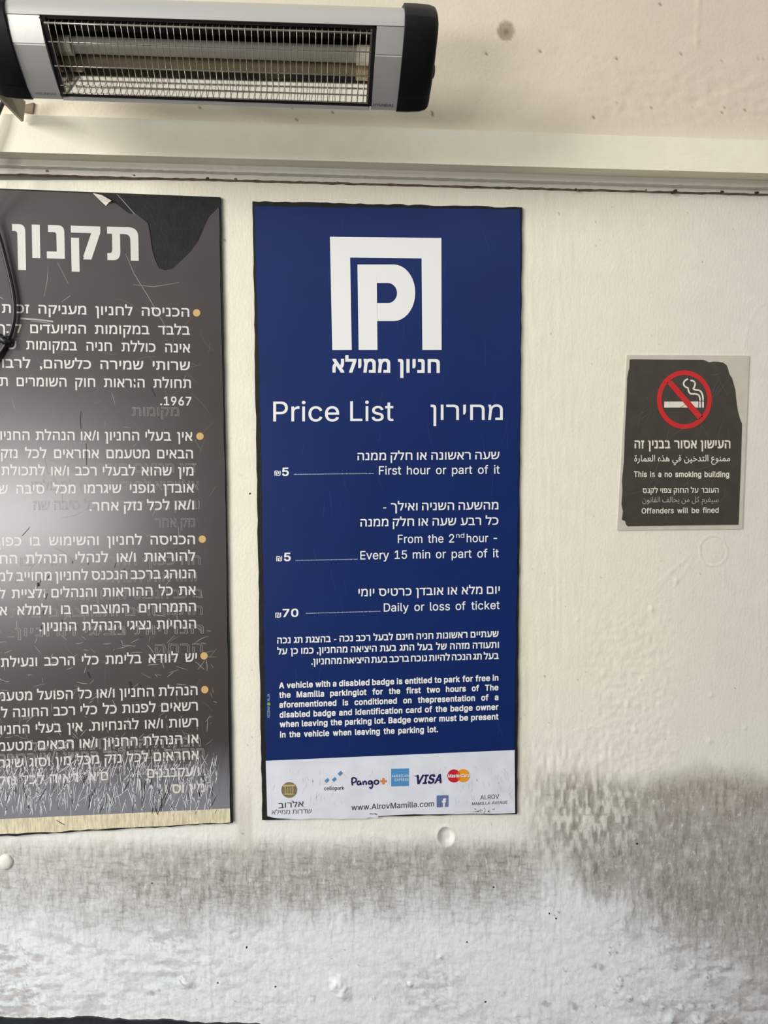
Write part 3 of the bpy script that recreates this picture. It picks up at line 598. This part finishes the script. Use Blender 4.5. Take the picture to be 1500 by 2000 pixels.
for _ in range(5):
    dk.append((arcpts(random.uniform(716, 735), random.uniform(1588, 1591), .1, 5, .1, 3), 1.3))
strokemesh('paint_fleck', dk, YT2, M['speck'], ps)
sm_ = []
for _ in range(60): sm_.append((arcpts(random.uniform(520, 1000), random.uniform(415, 1455), random.gauss(1.5, .25), random.uniform(10, 70), random.uniform(-.05, .05)), .6))
M['blue_scr'] = mat('blue_scratch', (34, 56, 118), .4)
strokemesh('scratch', sm_, YF-.00015, M['blue_scr'], ps)
M['smudge'] = mat('grey_smudge', (205, 206, 212), .5)
sm_ = []
for _ in range(110):
    x = random.choice([random.gauss(600, 30), random.gauss(895, 25), random.gauss(975, 15), random.uniform(520, 1000)])
    if 522 < x < 1003: sm_.append((arcpts(x, random.uniform(1495, 1570), random.gauss(1.57, .3), random.uniform(4, 16), 0, 3), random.uniform(1, 2.4)))
strokemesh('smudge', sm_, YF-.0004, M['smudge'], ps)
# ------------------------------------------------------------------ regulations sign (left)
rs = thing('regulations_sign', 'large dark brown rules sign with grey Hebrew text, torn black at its top right corner', 'sign', P(100, 1640, 0))
K1 = [(-260, 358)]+[(0, 368), (430, 385)]+jag((431, 386), (455, 1607), 40, .5)+jag((455, 1607), (0, 1634), 30, 1.3)+[(-260, 1650)]
poly('backing_board', K1, -.0055, .0075, M['dark_board'], rs, 'black board behind the printed film')
YR = -.0066
tear = [(183, 378), (200, 381), (206, 391), (226, 397), (243, 410), (252, 417), (268, 419), (289, 436), (292, 452), (297, 486), (303, 508), (311, 524), (322, 528), (337, 525), (350, 513), (372, 492), (388, 470), (398, 446), (408, 424), (420, 412), (427, 404)]
film = [(-258, 361), (0, 371), (183, 378)]+tear+jag((428, 410), (432, 620), 10, .7)+jag((432, 620), (441, 1000), 12, .7)+jag((441, 1000), (449, 1578), 20, .6)+[(449, 1579), (0, 1600), (-258, 1613)]
poly('brown_panel', film, YR, .0011, M['brown_film'], rs, 'semi-gloss dark brown printed film')
band = [(-258, 1613), (0, 1600), (449, 1579), (450, 1606)]+jag((450, 1606), (0, 1630), 26, 1.2)+[(-258, 1644)]
poly('worn_strip', band, YR-.0001, .0011, M['band'], rs, 'yellowed scuffed strip along the foot')
curl = [P(181, 377, YR), P(199, 381, YR-.004), P(218, 392, YR-.006), P(212, 396, YR-.002), P(207, 402, YR-.0005), P(196, 392, YR)]
o = mesh('peeled_flap', curl+[p+Vector((0, .0004, 0)) for p in curl], [(0, 5, 4, 3, 2, 1), (6, 7, 8, 9, 10, 11)], M['plate'], rs); o['label'] = 'curled pale flap of peeled film'
strokemesh('crease', [([(228, 379), (240, 392), (262, 417), (287, 436)], 1.3)], -.0060, M['scratch'], rs, False)
G = M['grey_print']; YG = YR-.0002
line(rs, 'ת ק נ ו ן', 24.5, 271, 500, 507, 60, G, YG, bold=.034, lean=.02, gapn=.13)
LN = [('הכניסה לחניון מעניקה זכות', 4, 370, 610.6, 618.6), ('בלבד במקומות המיועדים לכך', -4, 371, 649.6, 653.8), ('אינה כוללת חניה במקומות ש', 15, 371.5, 681.6, 688.6), ('שרותי שמירה כלשהם, לרבות', -18, 371.5, 717.6, 723),
      ('תחולת הוראות חוק השומרים ת', 0, 373, 753.4, 757.8), ('.1967', 313, 374, 791, 792),
      ('אין בעלי החניון ו/או הנהלת החניון', -9, 376, 859, 860.6), ('הבאים מטעמם אחראים לכל נזק', 2, 377, 894.2, 895.2), ('מין שהוא לבעלי רכב ו/או לתכולתו', -3, 378, 928, 928.8), ('אובדן גופני שיגרמו מכל סיבה ש', -2, 379, 964.2, 961.8), ('ו/או לכל נזק אחר.', 175, 379, 997.6, 995),
      ('הכניסה לחניון והשימוש בו כפוף', -14, 381, 1066, 1062.6), ('להוראות ו/או לנהלי הנהלת הח', 0, 381.5, 1101, 1095), ('הנוהג ברכב הנכנס לחניון מחוייב למ', -4, 382, 1135, 1128.8), ('את כל ההוראות והנהלים ולציית ל', -2, 382.5, 1168.8, 1161.4), ('התמרורים המוצבים בו ולמלא א', 0, 383, 1201.6, 1193.8), ('הנחיות נציגי הנהלת החניון.', 77, 383, 1232.8, 1227),
      ('יש לוודא בלימת כלי הרכב ונעילתו', -4, 385, 1302.8, 1292), ('הנהלת החניון ו/או כל הפועל מטעמ', -4, 386, 1369, 1357), ('רשאים לפנות כל כלי רכב החונה ל', 2, 386.5, 1401.4, 1387.4), ('רשות ו/או להנחיות. אין בעלי החניון', -9, 387, 1434.4, 1419), ('או הנהלת החניון ו/או הבאים מטעמ', -4, 388, 1467, 1451), ('אחראים לכל נזק מכל מין וסוג שיגר', -3, 388.5, 1500, 1482.6),
      ('ו/עקבבנים', 288, 389.5, 1519, 1515), ('ראיה לכל נזק', -4, 153, 1533.6, 1527), ('ם א', 174, 211, 1525, 1523.6), ('מין וס ו', 323, 400, 1549.6, 1546.4)]
for t, x0, x1, a, b in LN:
    line(rs, t, x0, x1, a, b, 16.4, G, YG, bold=.014, just=(x1-x0 > 300), hs=.96, lean=.019)
for x, y in ((384, 611), (390.5, 852), (395, 1053), (398.5, 1281), (400, 1347)): poly('bullet', circ(x, y, 7.2, n=20), YG, .0002, M['gold'], rs)
GH = [('מקומות', 258, 350, 812), ('חניה', 123, 167, 880), ('דין מטעם סיבה שום', 128, 384, 922), ('או שהוא לבעלי רכב או לתכולתו', 62, 388, 957), ('ובנזק גופני שיגרמו מכל סיבה שה', 66, 390, 995), ('נזק אחר', 303, 381, 1029),
      ('הח כפוף החניה השימוש בו', 40, 392, 1104), ('והוראות הנהלת חניון המחוייב', 20, 384, 1137), ('ברכב הנכנס לחניון מחוייב למלא', 40, 396, 1170), ('התמרורים והמוצבים ציית', 20, 396, 1203), ('הנחיות נציגי החניון', 30, 398, 1240), ('הרחה', 303, 396, 1274),
      ('הנהלת החניון ו/או הפועל', 60, 392, 1462), ('הנהלת עצמו לכל החניון ו/או הבאים', -4, 399, 1474+10), ('ו/עקב נזק וסוג', 60, 400, 1514), ('ם או הראיה לכל מק', -6, 212, 1532), ('מין זק ו', 322, 402, 1552)]
for t, x0, x1, y in GH:
    sl = -(y-880)*.00005
    o = line(rs, t, x0, x1, y-sl*(x1-x0)*.5, y+sl*(x1-x0)*.5, 16.4, M['ghost'] if y < 1440 else M['scratch'], YG+.0001, lean=.019, outline=.016, name='ghost_lettering')
sc1 = []; sc2 = []; sc3 = []; sc4 = []
def rnd(lst, n, xr, yr, ang, la, lb, wd, bend=.06):
    for _ in range(n):
        x, y = random.uniform(*xr), random.uniform(*yr); pts = arcpts(x, y, random.gauss(*ang), random.uniform(la, lb), random.uniform(-bend, bend))
        if all(-255 < p[0] < 425 and p[1] < 1596 for p in pts): lst.append((pts, random.uniform(*wd)))
sc1 += [([(245, 495), (262, 535), (290, 580), (330, 650)], 1.0), ([(94, 520), (92, 550), (86, 580)], .8), ([(112, 512), (133, 553)], .8), ([(40, 622), (70, 624), (104, 628)], 3.4), ([(60, 627), (90, 630), (103, 634)], 1.2), ([(260, 556), (300, 560), (350, 552)], .9), ([(0, 580), (6, 584)], 1.5), ([(120, 590), (138, 577)], 1)]
rnd(sc1, 40, (0, 420), (700, 1200), (1.2, .9), 5, 30, (.4, .8)); rnd(sc1, 150, (-60, 420), (1200, 1480), (1.0, .8), 4, 26, (.4, 1.2)); rnd(sc1, 90, (-60, 420), (1220, 1460), (-.35, .3), 4, 30, (.4, 1.1))
rnd(sc2, 620, (-100, 440), (1470, 1580), (1.62, .22), 6, 48, (.5, 1.7), .04); rnd(sc2, 70, (-60, 400), (1500, 1570), (-.9, .3), 8, 40, (.5, 1.4))
rnd(sc3, 130, (-60, 425), (600, 1500), (1.2, 1.2), 8, 60, (.4, .8), .15)
rnd(sc4, 90, (-60, 430), (1500, 1600), (1.65, .2), 5, 40, (.6, 1.8)); rnd(sc4, 14, (50, 250), (1080, 1240), (1.9, .4), 3, 14, (1, 2.6))
sc4 += [([(158, 803), (157, 820), (158, 838)], 1.6), ([(168, 866), (169, 908)], 1.6), ([(43, 1047), (58, 1030)], 1.6), ([(171, 1313), (176, 1324)], 3.4), ([(254, 1331), (256, 1344)], 5), ([(270, 1333), (277, 1345)], 2), ([(295, 757), (304, 775)], 3), ([(259, 745), (265, 750)], 4), ([(110, 1602), (120, 1608), (127, 1611)], 1.6), ([(74, 1138), (76, 1145)], 5), ([(70, 1150), (76, 1142)], 2), ([(272, 1244), (280, 1244)], 2.5)]
def scuff_sheen(m, z0, z1, c2, amt):  # paler foot: scuff wear plus a ground reflection put into the film colour
    nt = m.node_tree; N = nt.nodes; L = nt.links; b = N['Principled BSDF']; src = b.inputs['Base Color'].links[0].from_socket
    g = N.new('ShaderNodeNewGeometry'); sx = N.new('ShaderNodeSeparateXYZ'); L.new(g.outputs['Position'], sx.inputs[0])
    mp = N.new('ShaderNodeMapping'); mp.inputs['Scale'].default_value = (90, 1, 14); L.new(g.outputs['Position'], mp.inputs[0])
    nz = N.new('ShaderNodeTexNoise'); nz.inputs['Scale'].default_value = 1; nz.inputs['Detail'].default_value = 7; nz.inputs['Roughness'].default_value = .7; L.new(mp.outputs[0], nz.inputs['Vector'])
    ad = N.new('ShaderNodeMath'); ad.operation = 'MULTIPLY_ADD'; L.new(nz.outputs[0], ad.inputs[0]); ad.inputs[1].default_value = .10; L.new(sx.outputs['Z'], ad.inputs[2])
    r = N.new('ShaderNodeMapRange'); r.interpolation_type = 'SMOOTHSTEP'; r.inputs[1].default_value = z0+.05; r.inputs[2].default_value = z1+.05; r.inputs[3].default_value = 0; r.inputs[4].default_value = amt; L.new(ad.outputs[0], r.inputs[0])
    mx = N.new('ShaderNodeMix'); mx.data_type = 'RGBA'; L.new(r.outputs[0], mx.inputs[0]); L.new(src, mx.inputs[6]); mx.inputs[7].default_value = lin(c2); L.new(mx.outputs[2], b.inputs['Base Color'])
scuff_sheen(M['brown_film'], P(200, 1440, 0).z, P(200, 1570, 0).z, (128, 129, 136), .85)
strokemesh('scratch', sc3, YR-.00012, M['scratch_faint'], rs); strokemesh('scratch', sc1, YR-.00025, M['scratch'], rs)
strokemesh('scratch', sc2, YR-.00028, M['scratch_pale'], rs); strokemesh('scratch', sc4, YR-.00032, M['scratch_dark'], rs)
# ------------------------------------------------------------------ no smoking sign (right)
ns = thing('no_smoking_sign', 'small charcoal no smoking plate with red prohibition ring and torn upper right corner', 'sign', P(1328, 1034, 0))
q = lambda x, y: (1180+x/4.347, 670+y/4.347)
poly('plate', [q(193, 105), q(198, 101), q(1228, 107), q(1233, 112), q(1174, 1574), q(1170, 1579), q(118, 1590), q(112, 1586)], -.0025, .0045, M['plate'], ns, 'pale beige bare plate edge')
fp = [(218, 138), (840, 142), (862, 150), (890, 163), (925, 157), (965, 158), (1010, 166), (1038, 186), (1052, 222), (1062, 262), (1086, 300), (1100, 350), (1114, 400), (1118, 450), (1126, 520), (1136, 580), (1152, 640), (1170, 688), (1169, 740), (1162, 1000), (1150, 1300), (1141, 1543), (600, 1549), (200, 1556), (186, 1540), (178, 1512), (150, 1500), (160, 1430), (148, 1370), (156, 1250), (152, 1170), (168, 1000), (176, 760), (190, 500), (196, 300), (206, 240), (214, 215)]
poly('charcoal_film', [q(*p) for p in fp], -.0031, .0006, M['smoke_film'], ns, 'charcoal printed film with ragged edges')
YS = -.0034; MC = M['cream_print']
def ringm():
    v = []; f = []; n = 64; cx, cy = q(681, 481)
    for i in range(n):
        a = 2*math.pi*i/n
        for r in ((53.8, 57.3), (44.6, 48.0)): v.append(P(cx+r[0]*math.cos(a), cy+r[1]*math.sin(a), YS-.0003))
    for i in range(n): j = (i+1) % n; f.append((2*i, 2*i+1, 2*j+1, 2*j))
    b = len(v)
    v += [P(*q(x, y), YS-.0003) for x, y in ((530, 338), (575, 318), (838, 620), (800, 652))]; f.append((b, b+3, b+2, b+1))
    mesh('prohibition_ring', v, f, M['red'], ns)['label'] = 'red ring with diagonal bar'
ringm()
poly('cigarette', [q(510, 497), q(800, 496), q(800, 548), q(510, 548)], YS, .0003, MC, ns)
poly('cigarette', [q(806, 496), q(822, 496), q(822, 548), q(806, 548)], YS, .0003, MC, ns); poly('cigarette', [q(832, 496), q(847, 496), q(847, 548), q(832, 548)], YS, .0003, MC, ns)
def bez(ps_, n=8):
    o = []
    for a, b, c in ps_:
        for i in range(n): t = i/n; o.append(q(*[(1-t)**2*a[k]+2*t*(1-t)*b[k]+t*t*c[k] for k in (0, 1)]))
    o.append(q(*ps_[-1][2])); return o
s1 = bez([((712, 305), (668, 320), (676, 355)), ((676, 355), (690, 378), (712, 380)), ((712, 380), (716, 432), (745, 432)), ((745, 432), (780, 430), (796, 438)), ((796, 438), (814, 446), (814, 490))])
s2 = bez([((732, 318), (772, 318), (772, 350)), ((772, 350), (768, 372), (756, 388)), ((756, 388), (770, 400), (800, 400)), ((800, 400), (840, 410), (840, 490))])
strokemesh('smoke_mark', [(s1, 3.2), (s2, 3.2)], YS, MC, ns, False)
def ql(t, x0, x1, yl, yr, h, bo, m=MC, rc=None): line(ns, t, 1180+x0/4.347, 1180+x1/4.347, 670+yl/4.347, 670+yr/4.347, h/4.347, m, YS, bold=bo, ref_ch=rc, lean=-.045*0)
ql('העישון אסור בבנין זה', 258, 1072, 893, 892, 64, .028)
ql('העובר על החוק צפוי לקנס', 327, 972, 1273, 1270, 39, .022)
ql('This is a no smoking building', 252, 1062, 1136, 1137, 46, .022)
ql('Offenders will be fined', 318, 972, 1447, 1440, 44, .014)
# Arabic: presentation forms, (isolated, final, initial, medial)
AF = {'ا': (0xFE8D, 0xFE8E, 0, 0), 'ل': (0xFEDD, 0xFEDE, 0xFEDF, 0xFEE0), 'م': (0xFEE1, 0xFEE2, 0xFEE3, 0xFEE4), 'ن': (0xFEE5, 0xFEE6, 0xFEE7, 0xFEE8), 'و': (0xFEED, 0xFEEE, 0, 0), 'ع': (0xFEC9, 0xFECA, 0xFECB, 0xFECC),
      'ت': (0xFE95, 0xFE96, 0xFE97, 0xFE98), 'د': (0xFEA9, 0xFEAA, 0, 0), 'خ': (0xFEA5, 0xFEA6, 0xFEA7, 0xFEA8), 'ي': (0xFEF1, 0xFEF2, 0xFEF3, 0xFEF4), 'ف': (0xFED1, 0xFED2, 0xFED3, 0xFED4), 'ه': (0xFEE9, 0xFEEA, 0xFEEB, 0xFEEC),
      'ذ': (0xFEAB, 0xFEAC, 0, 0), 'ر': (0xFEAD, 0xFEAE, 0, 0), 'ة': (0xFE93, 0xFE94, 0, 0), 'س': (0xFEB1, 0xFEB2, 0xFEB3, 0xFEB4), 'غ': (0xFECD, 0xFECE, 0xFECF, 0xFED0), 'ك': (0xFED9, 0xFEDA, 0xFEDB, 0xFEDC), 'ق': (0xFED5, 0xFED6, 0xFED7, 0xFED8)}
def shape(s):
    out = []
    for wd in s.split(' '):
        r = ''
        for i, c in enumerate(wd):
            pj = i > 0 and AF[wd[i-1]][2] != 0; nj = i < len(wd)-1 and AF[c][2] != 0
            r += chr(AF[c][3 if pj and nj else 1 if pj else 2 if nj else 0])
        out.append(r)
    return ' '.join(out)
REF['arabic'] = .66
ql(shape('ممنوع التدخين في هذه العمارة'), 255, 1070, 1005, 1003, 50, .012, rc='arabic')
ql(shape('سيغرم كل من يخالف القانون'), 325, 970, 1353, 1350, 44, .0, M['cream_thin'], rc='arabic')
s3 = []
for _ in range(70): s3.append((arcpts(random.uniform(1232, 1425), random.uniform(715, 1015), random.gauss(2.1, .6), random.uniform(8, 70), random.uniform(-.1, .1)), random.uniform(.3, .7)))
s3 = [(p, w_) for p, w_ in s3 if all(1226 < a[0] < 1437 and 706 < a[1] < 1022 for a in p)]
s3 += [([q(*p) for p in ((548, 740), (530, 850), (470, 1000), (385, 1220))], 1.0), ([q(*p) for p in ((960, 290), (1050, 450))], .8), ([q(*p) for p in ((1070, 290), (950, 450))], .8), ([q(*p) for p in ((920, 455), (921, 540))], 1.4), ([q(*p) for p in ((690, 860), (640, 1000))], .6), ([q(*p) for p in ((760, 600), (820, 620), (828, 760))], .7)]
M['smoke_scr'] = mat('taupe_scratch', (104, 95, 86), .5)
strokemesh('scratch', s3, YS-.0004, M['smoke_scr'], ns)
# ------------------------------------------------------------------ infrared heater
TA = math.radians(40); NV = np.array([0, -math.cos(TA), -math.sin(TA)])
O_ = PN(400, 120, -.215)
def onplane(px, py):
    d = np.array([(px-750)/F, -(py-1000)/F, -1.]) @ RN.T; t = np.dot(O_-CP, NV)/np.dot(d, NV); return CP+d*t
qa, qb, qc, qd = onplane(80, 33), onplane(732, 54), onplane(722, 207), onplane(122, 187)
def HP(s, t, w_=0.0): return Vector((qa*(1-s)+qb*s)*(1-t)+(qd*(1-s)+qc*s)*t+NV*w_)
ht = thing('patio_heater', 'long silver infrared heater with black end caps and wire grille, mounted high on the wall', 'heater', HP(.5, .5, -.05))
def grid(name, S, prof, m, closed=False, caps=False, mats=None):
    v = []; f = []; n = len(prof)
    for s in S:
        for t, w_ in prof: v.append(HP(s, t, w_))
    for i in range(len(S)-1):
        for k in range(n if closed else n-1): f.append((i*n+k, (i+1)*n+k, (i+1)*n+(k+1) % n, i*n+(k+1) % n))
    if caps: f.append(tuple(range(n))); f.append(tuple((len(S)-1)*n+k for k in range(n))[::-1])
    o = mesh(name, v, f, m, ht, smooth=True); o.data.set_sharp_from_angle(angle=math.radians(22)); return o
def arcprof(t0, w0, t1, w1, bulge, n=8):
    return [(t0+(t1-t0)*i/n+bulge[0]*math.sin(math.pi*i/n), w0+(w1-w0)*i/n+bulge[1]*math.sin(math.pi*i/n)) for i in range(n+1)]
SL, SR = -.104, 1.092
topc = arcprof(-.13, -.055, -.03, 0.0, (-.085, .010), 10)
grid('top_rail', [SL, SR], topc+[(-.02, -.001), (-.02, -.05)], M['silver'], True, True)
grid('bottom_rail', [0.0, 1.0], [(1.015, -.002), (1.03, 0), (1.062, 0), (1.07, -.004), (1.07, -.05), (1.015, -.05)], M['silver'], True, True)
side = [(-.018, 0), (.15, .0045), (.305, .0075), (.308, .0062), (.33, .0075), (.6, .007), (.87, .0035), (1.05, -.001), (1.07, -.006), (1.07, -.05), (-.018, -.05)]
grid('side_panel', [SL, -.004], side, M['silver'], True, True); grid('side_panel', [1.006, SR], side, M['silver'], True, True)
grid('back_shell', [SL, SR], arcprof(-.12, -.045, 1.06, -.045, (0, -.045), 10), M['dark_metal'])
for nm, w0, t0 in (('window_frame', 0, 0),):
    grid('window_frame', [0, 1], [(-.018, -.002), (.022, -.002), (.022, -.012), (-.018, -.012)], M['dark_metal'], True, True)
    grid('window_frame', [0, 1], [(.985, -.002), (1.014, -.002), (1.014, -.012), (.985, -.012)], M['dark_metal'], True, True)
    grid('window_frame', [-.006, .012], [(0, .001), (1, .001), (1, -.03), (0, -.03)], M['dark_metal'], True, True)
    grid('window_frame', [.994, 1.006], [(0, .001), (1, .001), (1, -.03), (0, -.03)], M['dark_metal'], True, True)
# polished trough
TROUGH = [(.02, -.004), (.035, -.02), (.07, -.040), (.15, -.046), (.30, -.048), (.45, -.047), (.51, -.049)]+[(.51+.47*i/16, -.049+.046*(i/16)**.93) for i in range(1, 17)]
M['painted_dark'] = mat('painted_dark_reflector', (84, 80, 76), .12, metal=1, bump=.06, bscale=10)  # dark reflection put into the metal colour of the trough back
o = grid('reflector', [.012+.976*i/24 for i in range(25)], TROUGH[:7], M['painted_dark']); o['label'] = 'back of the reflector trough, dark reflection painted into its colour'
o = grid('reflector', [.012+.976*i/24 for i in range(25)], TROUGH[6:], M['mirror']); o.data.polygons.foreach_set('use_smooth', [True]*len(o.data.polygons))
pr = TROUGH+[(.98, -.003), (.02, -.003)]
grid('reflector_end', [.006, .012], pr, M['mirror'], True, True); grid('reflector_end', [.988, .994], pr, M['mirror'], True, True)
def htube(name, s0, s1, t, w_, r, m, seg=16):
    v = []; f = []; S = [s0, s1]
    hh = (HP(.5, 1)-HP(.5, 0)).length
    for s in S:
        for k in range(seg): a = 2*math.pi*k/seg; v.append(HP(s, t+math.cos(a)*r/hh, w_+math.sin(a)*r))
    for k in range(seg): f.append((k, seg+k, seg+(k+1) % seg, (k+1) % seg))
    f.append(tuple(range(seg))[::-1]); f.append(tuple(seg+k for k in range(seg)))
    return mesh(name, v, f, m, ht, smooth=False)
o = htube('heating_tube', .045, .955, .42, -.034, .0105, M['tube'], 24); o['label'] = 'pale quartz heating tube'
htube('tube_socket', .012, .05, .42, -.030, .0125, M['plate']); htube('tube_socket', .95, .988, .42, -.030, .0125, M['plate'])
def bow(t): return .004+.006*math.sin(math.pi*max(0, min(1, t)))
for i in range(50):
    s = .012+.976*(i+.4)/50; js = random.gauss(0, .0008)
    pts = [HP(s, .03, -.006)]+[HP(s+js*math.sin(t*9), t, bow(t)) for t in (.05, .15, .3, .5, .7, .85, .95)]+[HP(s, .98, -.006)]
    tube('grille_wire', pts, .00062, M['wire'], ht, seg=5)
for t, r in ((.06, .0015), (.28, .0009), (.58, .0009), (.84, .0008), (.95, .0009)):
    tube('grille_rail', [HP(.008+.984*i/6, t, bow(t)-.0008) for i in range(7)], r, M['wire'], ht, seg=5)
# end caps
def cap(s0, s1, sign):
    base = [(-.21, -.045), (-.20, -.02), (-.15, -.004), (-.03, .005), (.15, .008), (.32, .011), (.6, .0105), (.86, .006), (.87, .0045), (1.05, .002), (1.085, -.005), (1.085, -.055), (.8, -.088), (.2, -.09), (-.1, -.075)]
    ct, cw = .43, -.035; v = []; f = []; n = len(base)
    steps = [(0, 1.0), (.35, 1.0), (.72, .985), (.9, .95), (.97, .9), (1.0, .82)]
    for a, sc_ in steps:
        for t, w_ in base:
            s = s0+(s1-s0)*a
            v.append(HP(s, ct+(t-ct)*sc_, cw+(w_-cw)*sc_))
    for i in range(len(steps)-1):
        for k in range(n):
            q4 = (i*n+k, (i+1)*n+k, (i+1)*n+(k+1) % n, i*n+(k+1) % n); f.append(q4 if sign > 0 else q4[::-1])
    f.append(tuple(range(n))[::1 if sign > 0 else -1]); f.append(tuple((len(steps)-1)*n+k for k in range(n))[::-1 if sign > 0 else 1])
    o = mesh('end_cap', v, f, M['black_plastic'], ht, smooth=True); o.data.set_sharp_from_angle(angle=math.radians(50)); o['label'] = 'matt black plastic end cap'
    md = o.modifiers.new('bevel', 'BEVEL'); md.width = .002; md.segments = 2; md.limit_method = 'ANGLE'
    return o
cap(SR-.002, 1.197, 1); cap(SL+.002, -.21, -1)
# swivel knob on the cap end
tube('swivel_knob', [HP(1.185, .56, -.02), HP(1.203, .56, -.02), HP(1.2065, .56, -.02)], .010, M['black_plastic'], ht, 12, [.011, .010, .006])
def htext(t, s0, s1, tt, hh, m, w_=.0052):
    co, fs, _z = word(t, .0); x0 = co[:, 0].min(); x1 = co[:, 0].max(); r = ref('H')
    mesh('lettering', [HP(s0+(s1-s0)*(c[0]-x0)/(x1-x0), tt-c[1]/r*hh, w_) for c in co], fs, m, ht)
htext('HYUNDAI', 1.012, 1.077, .995, .038, M['black_plastic'], .0014+.0006)
htext('HYUNDAI', -.083, -.018, .993, .036, M['ink'], .0014+.0006)
# mounting arm
v = [P(-70, 66, -.195), P(0, 147, -.135), P(50, 199, -.066), P(46, 237, -.06), P(0, 190, -.12), P(-70, 112, -.19)]
v2 = [p+Vector((-.004, .002, 0)) for p in v]
o = mesh('mounting_arm', v+v2, [(0, 5, 4, 3, 2, 1), (6, 7, 8, 9, 10, 11)]+[(i, (i+1) % 6, 6+(i+1) % 6, 6+i) for i in range(6)], M['arm'], ht); o['label'] = 'beige painted steel bracket arm'
def bar(name, a, b, w_, h_, m):
    a, b = Vector(a), Vector(b); d = (b-a).normalized(); sx = Vector((1, 0, 0))*w_; up = d.cross(Vector((1, 0, 0))).normalized()*h_
    v = [p+i*sx+j*up for p in (a, b) for i, j in ((-1, -1), (1, -1), (1, 1), (-1, 1))]
    return mesh(name, v, [(0, 1, 2, 3), (7, 6, 5, 4)]+[(i, 4+i, 4+(i+1) % 4, (i+1) % 4) for i in range(4)], m, ht)
bar('swivel_bolt', P(-72, 90, -.195), HP(-.20, .5, -.03), .006, .006, M['dark_metal'])
for s_ in (.25, .8):                                  # wall brackets hidden behind the body
    a = HP(s_, .35, -.085); bar('wall_bracket', a, (a.x, -.03, a.z+.02), .012, .004, M['arm'])
v = [P(44, 205, -.034), P(66, 200, -.034), P(63, 221, -.034), P(46, 218, -.034)]
mesh('bracket_foot', v+[p+Vector((0, .006, 0)) for p in v], [(0, 3, 2, 1), (4, 5, 6, 7)]+[(i, (i+1) % 4, 4+(i+1) % 4, 4+i) for i in range(4)], M['rust'], ht)
# ------------------------------------------------------------------ power cable
cb = thing('power_cable', 'black rubber power cable looping down over the left edge of the brown rules sign', 'cable', P(0, 700, -.03))
def spl(pts, n=8):
    pts = [Vector(p) for p in pts]; out = []
    for i in range(len(pts)-1):
        a = pts[max(i-1, 0)]; b = pts[i]; c = pts[i+1]; d = pts[min(i+2, len(pts)-1)]
        for k in range(n):
            t = k/n; out.append(.5*((2*b)+(c-a)*t+(2*a-5*b+4*c-d)*t*t+(3*b-a-3*c+d)*t**3))
    out.append(pts[-1]); return out
tube('cable_run', spl([P(26, 176, -.065), P(8, 196, -.062), P(-12, 245, -.065), P(-32, 320, -.06), P(-30, 400, -.03), P(-4, 455, -.018), P(14, 520, -.015), P(26, 575, -.014), P(28, 615, -.014), P(22, 648, -.014), P(8, 678, -.014), P(-14, 706, -.014), P(-50, 740, -.014), P(-120, 780, -.014), P(-230, 850, -.014), P(-330, 960, -.014), P(-360, 1200, -.012)]), .0034, M['cable'], cb, 10)
tube('cable_run', spl([P(-60, 630, -.014), P(-20, 652, -.014), P(4, 668, -.012), P(2, 690, -.012), P(-30, 730, -.014), P(-80, 800, -.014), P(-190, 900, -.014), P(-300, 1010, -.014), P(-320, 1200, -.012)]), .0036, M['cable'], cb, 10)
tube('cable_tie', [P(-2, 658, -.014), P(20, 672, -.014)], .0066, M['cable'], cb, 10)
tube('cable_tie', [P(4, 660, -.020), P(12, 655, -.022), P(18, 659, -.022)], .0013, M['cable'], cb, 6)
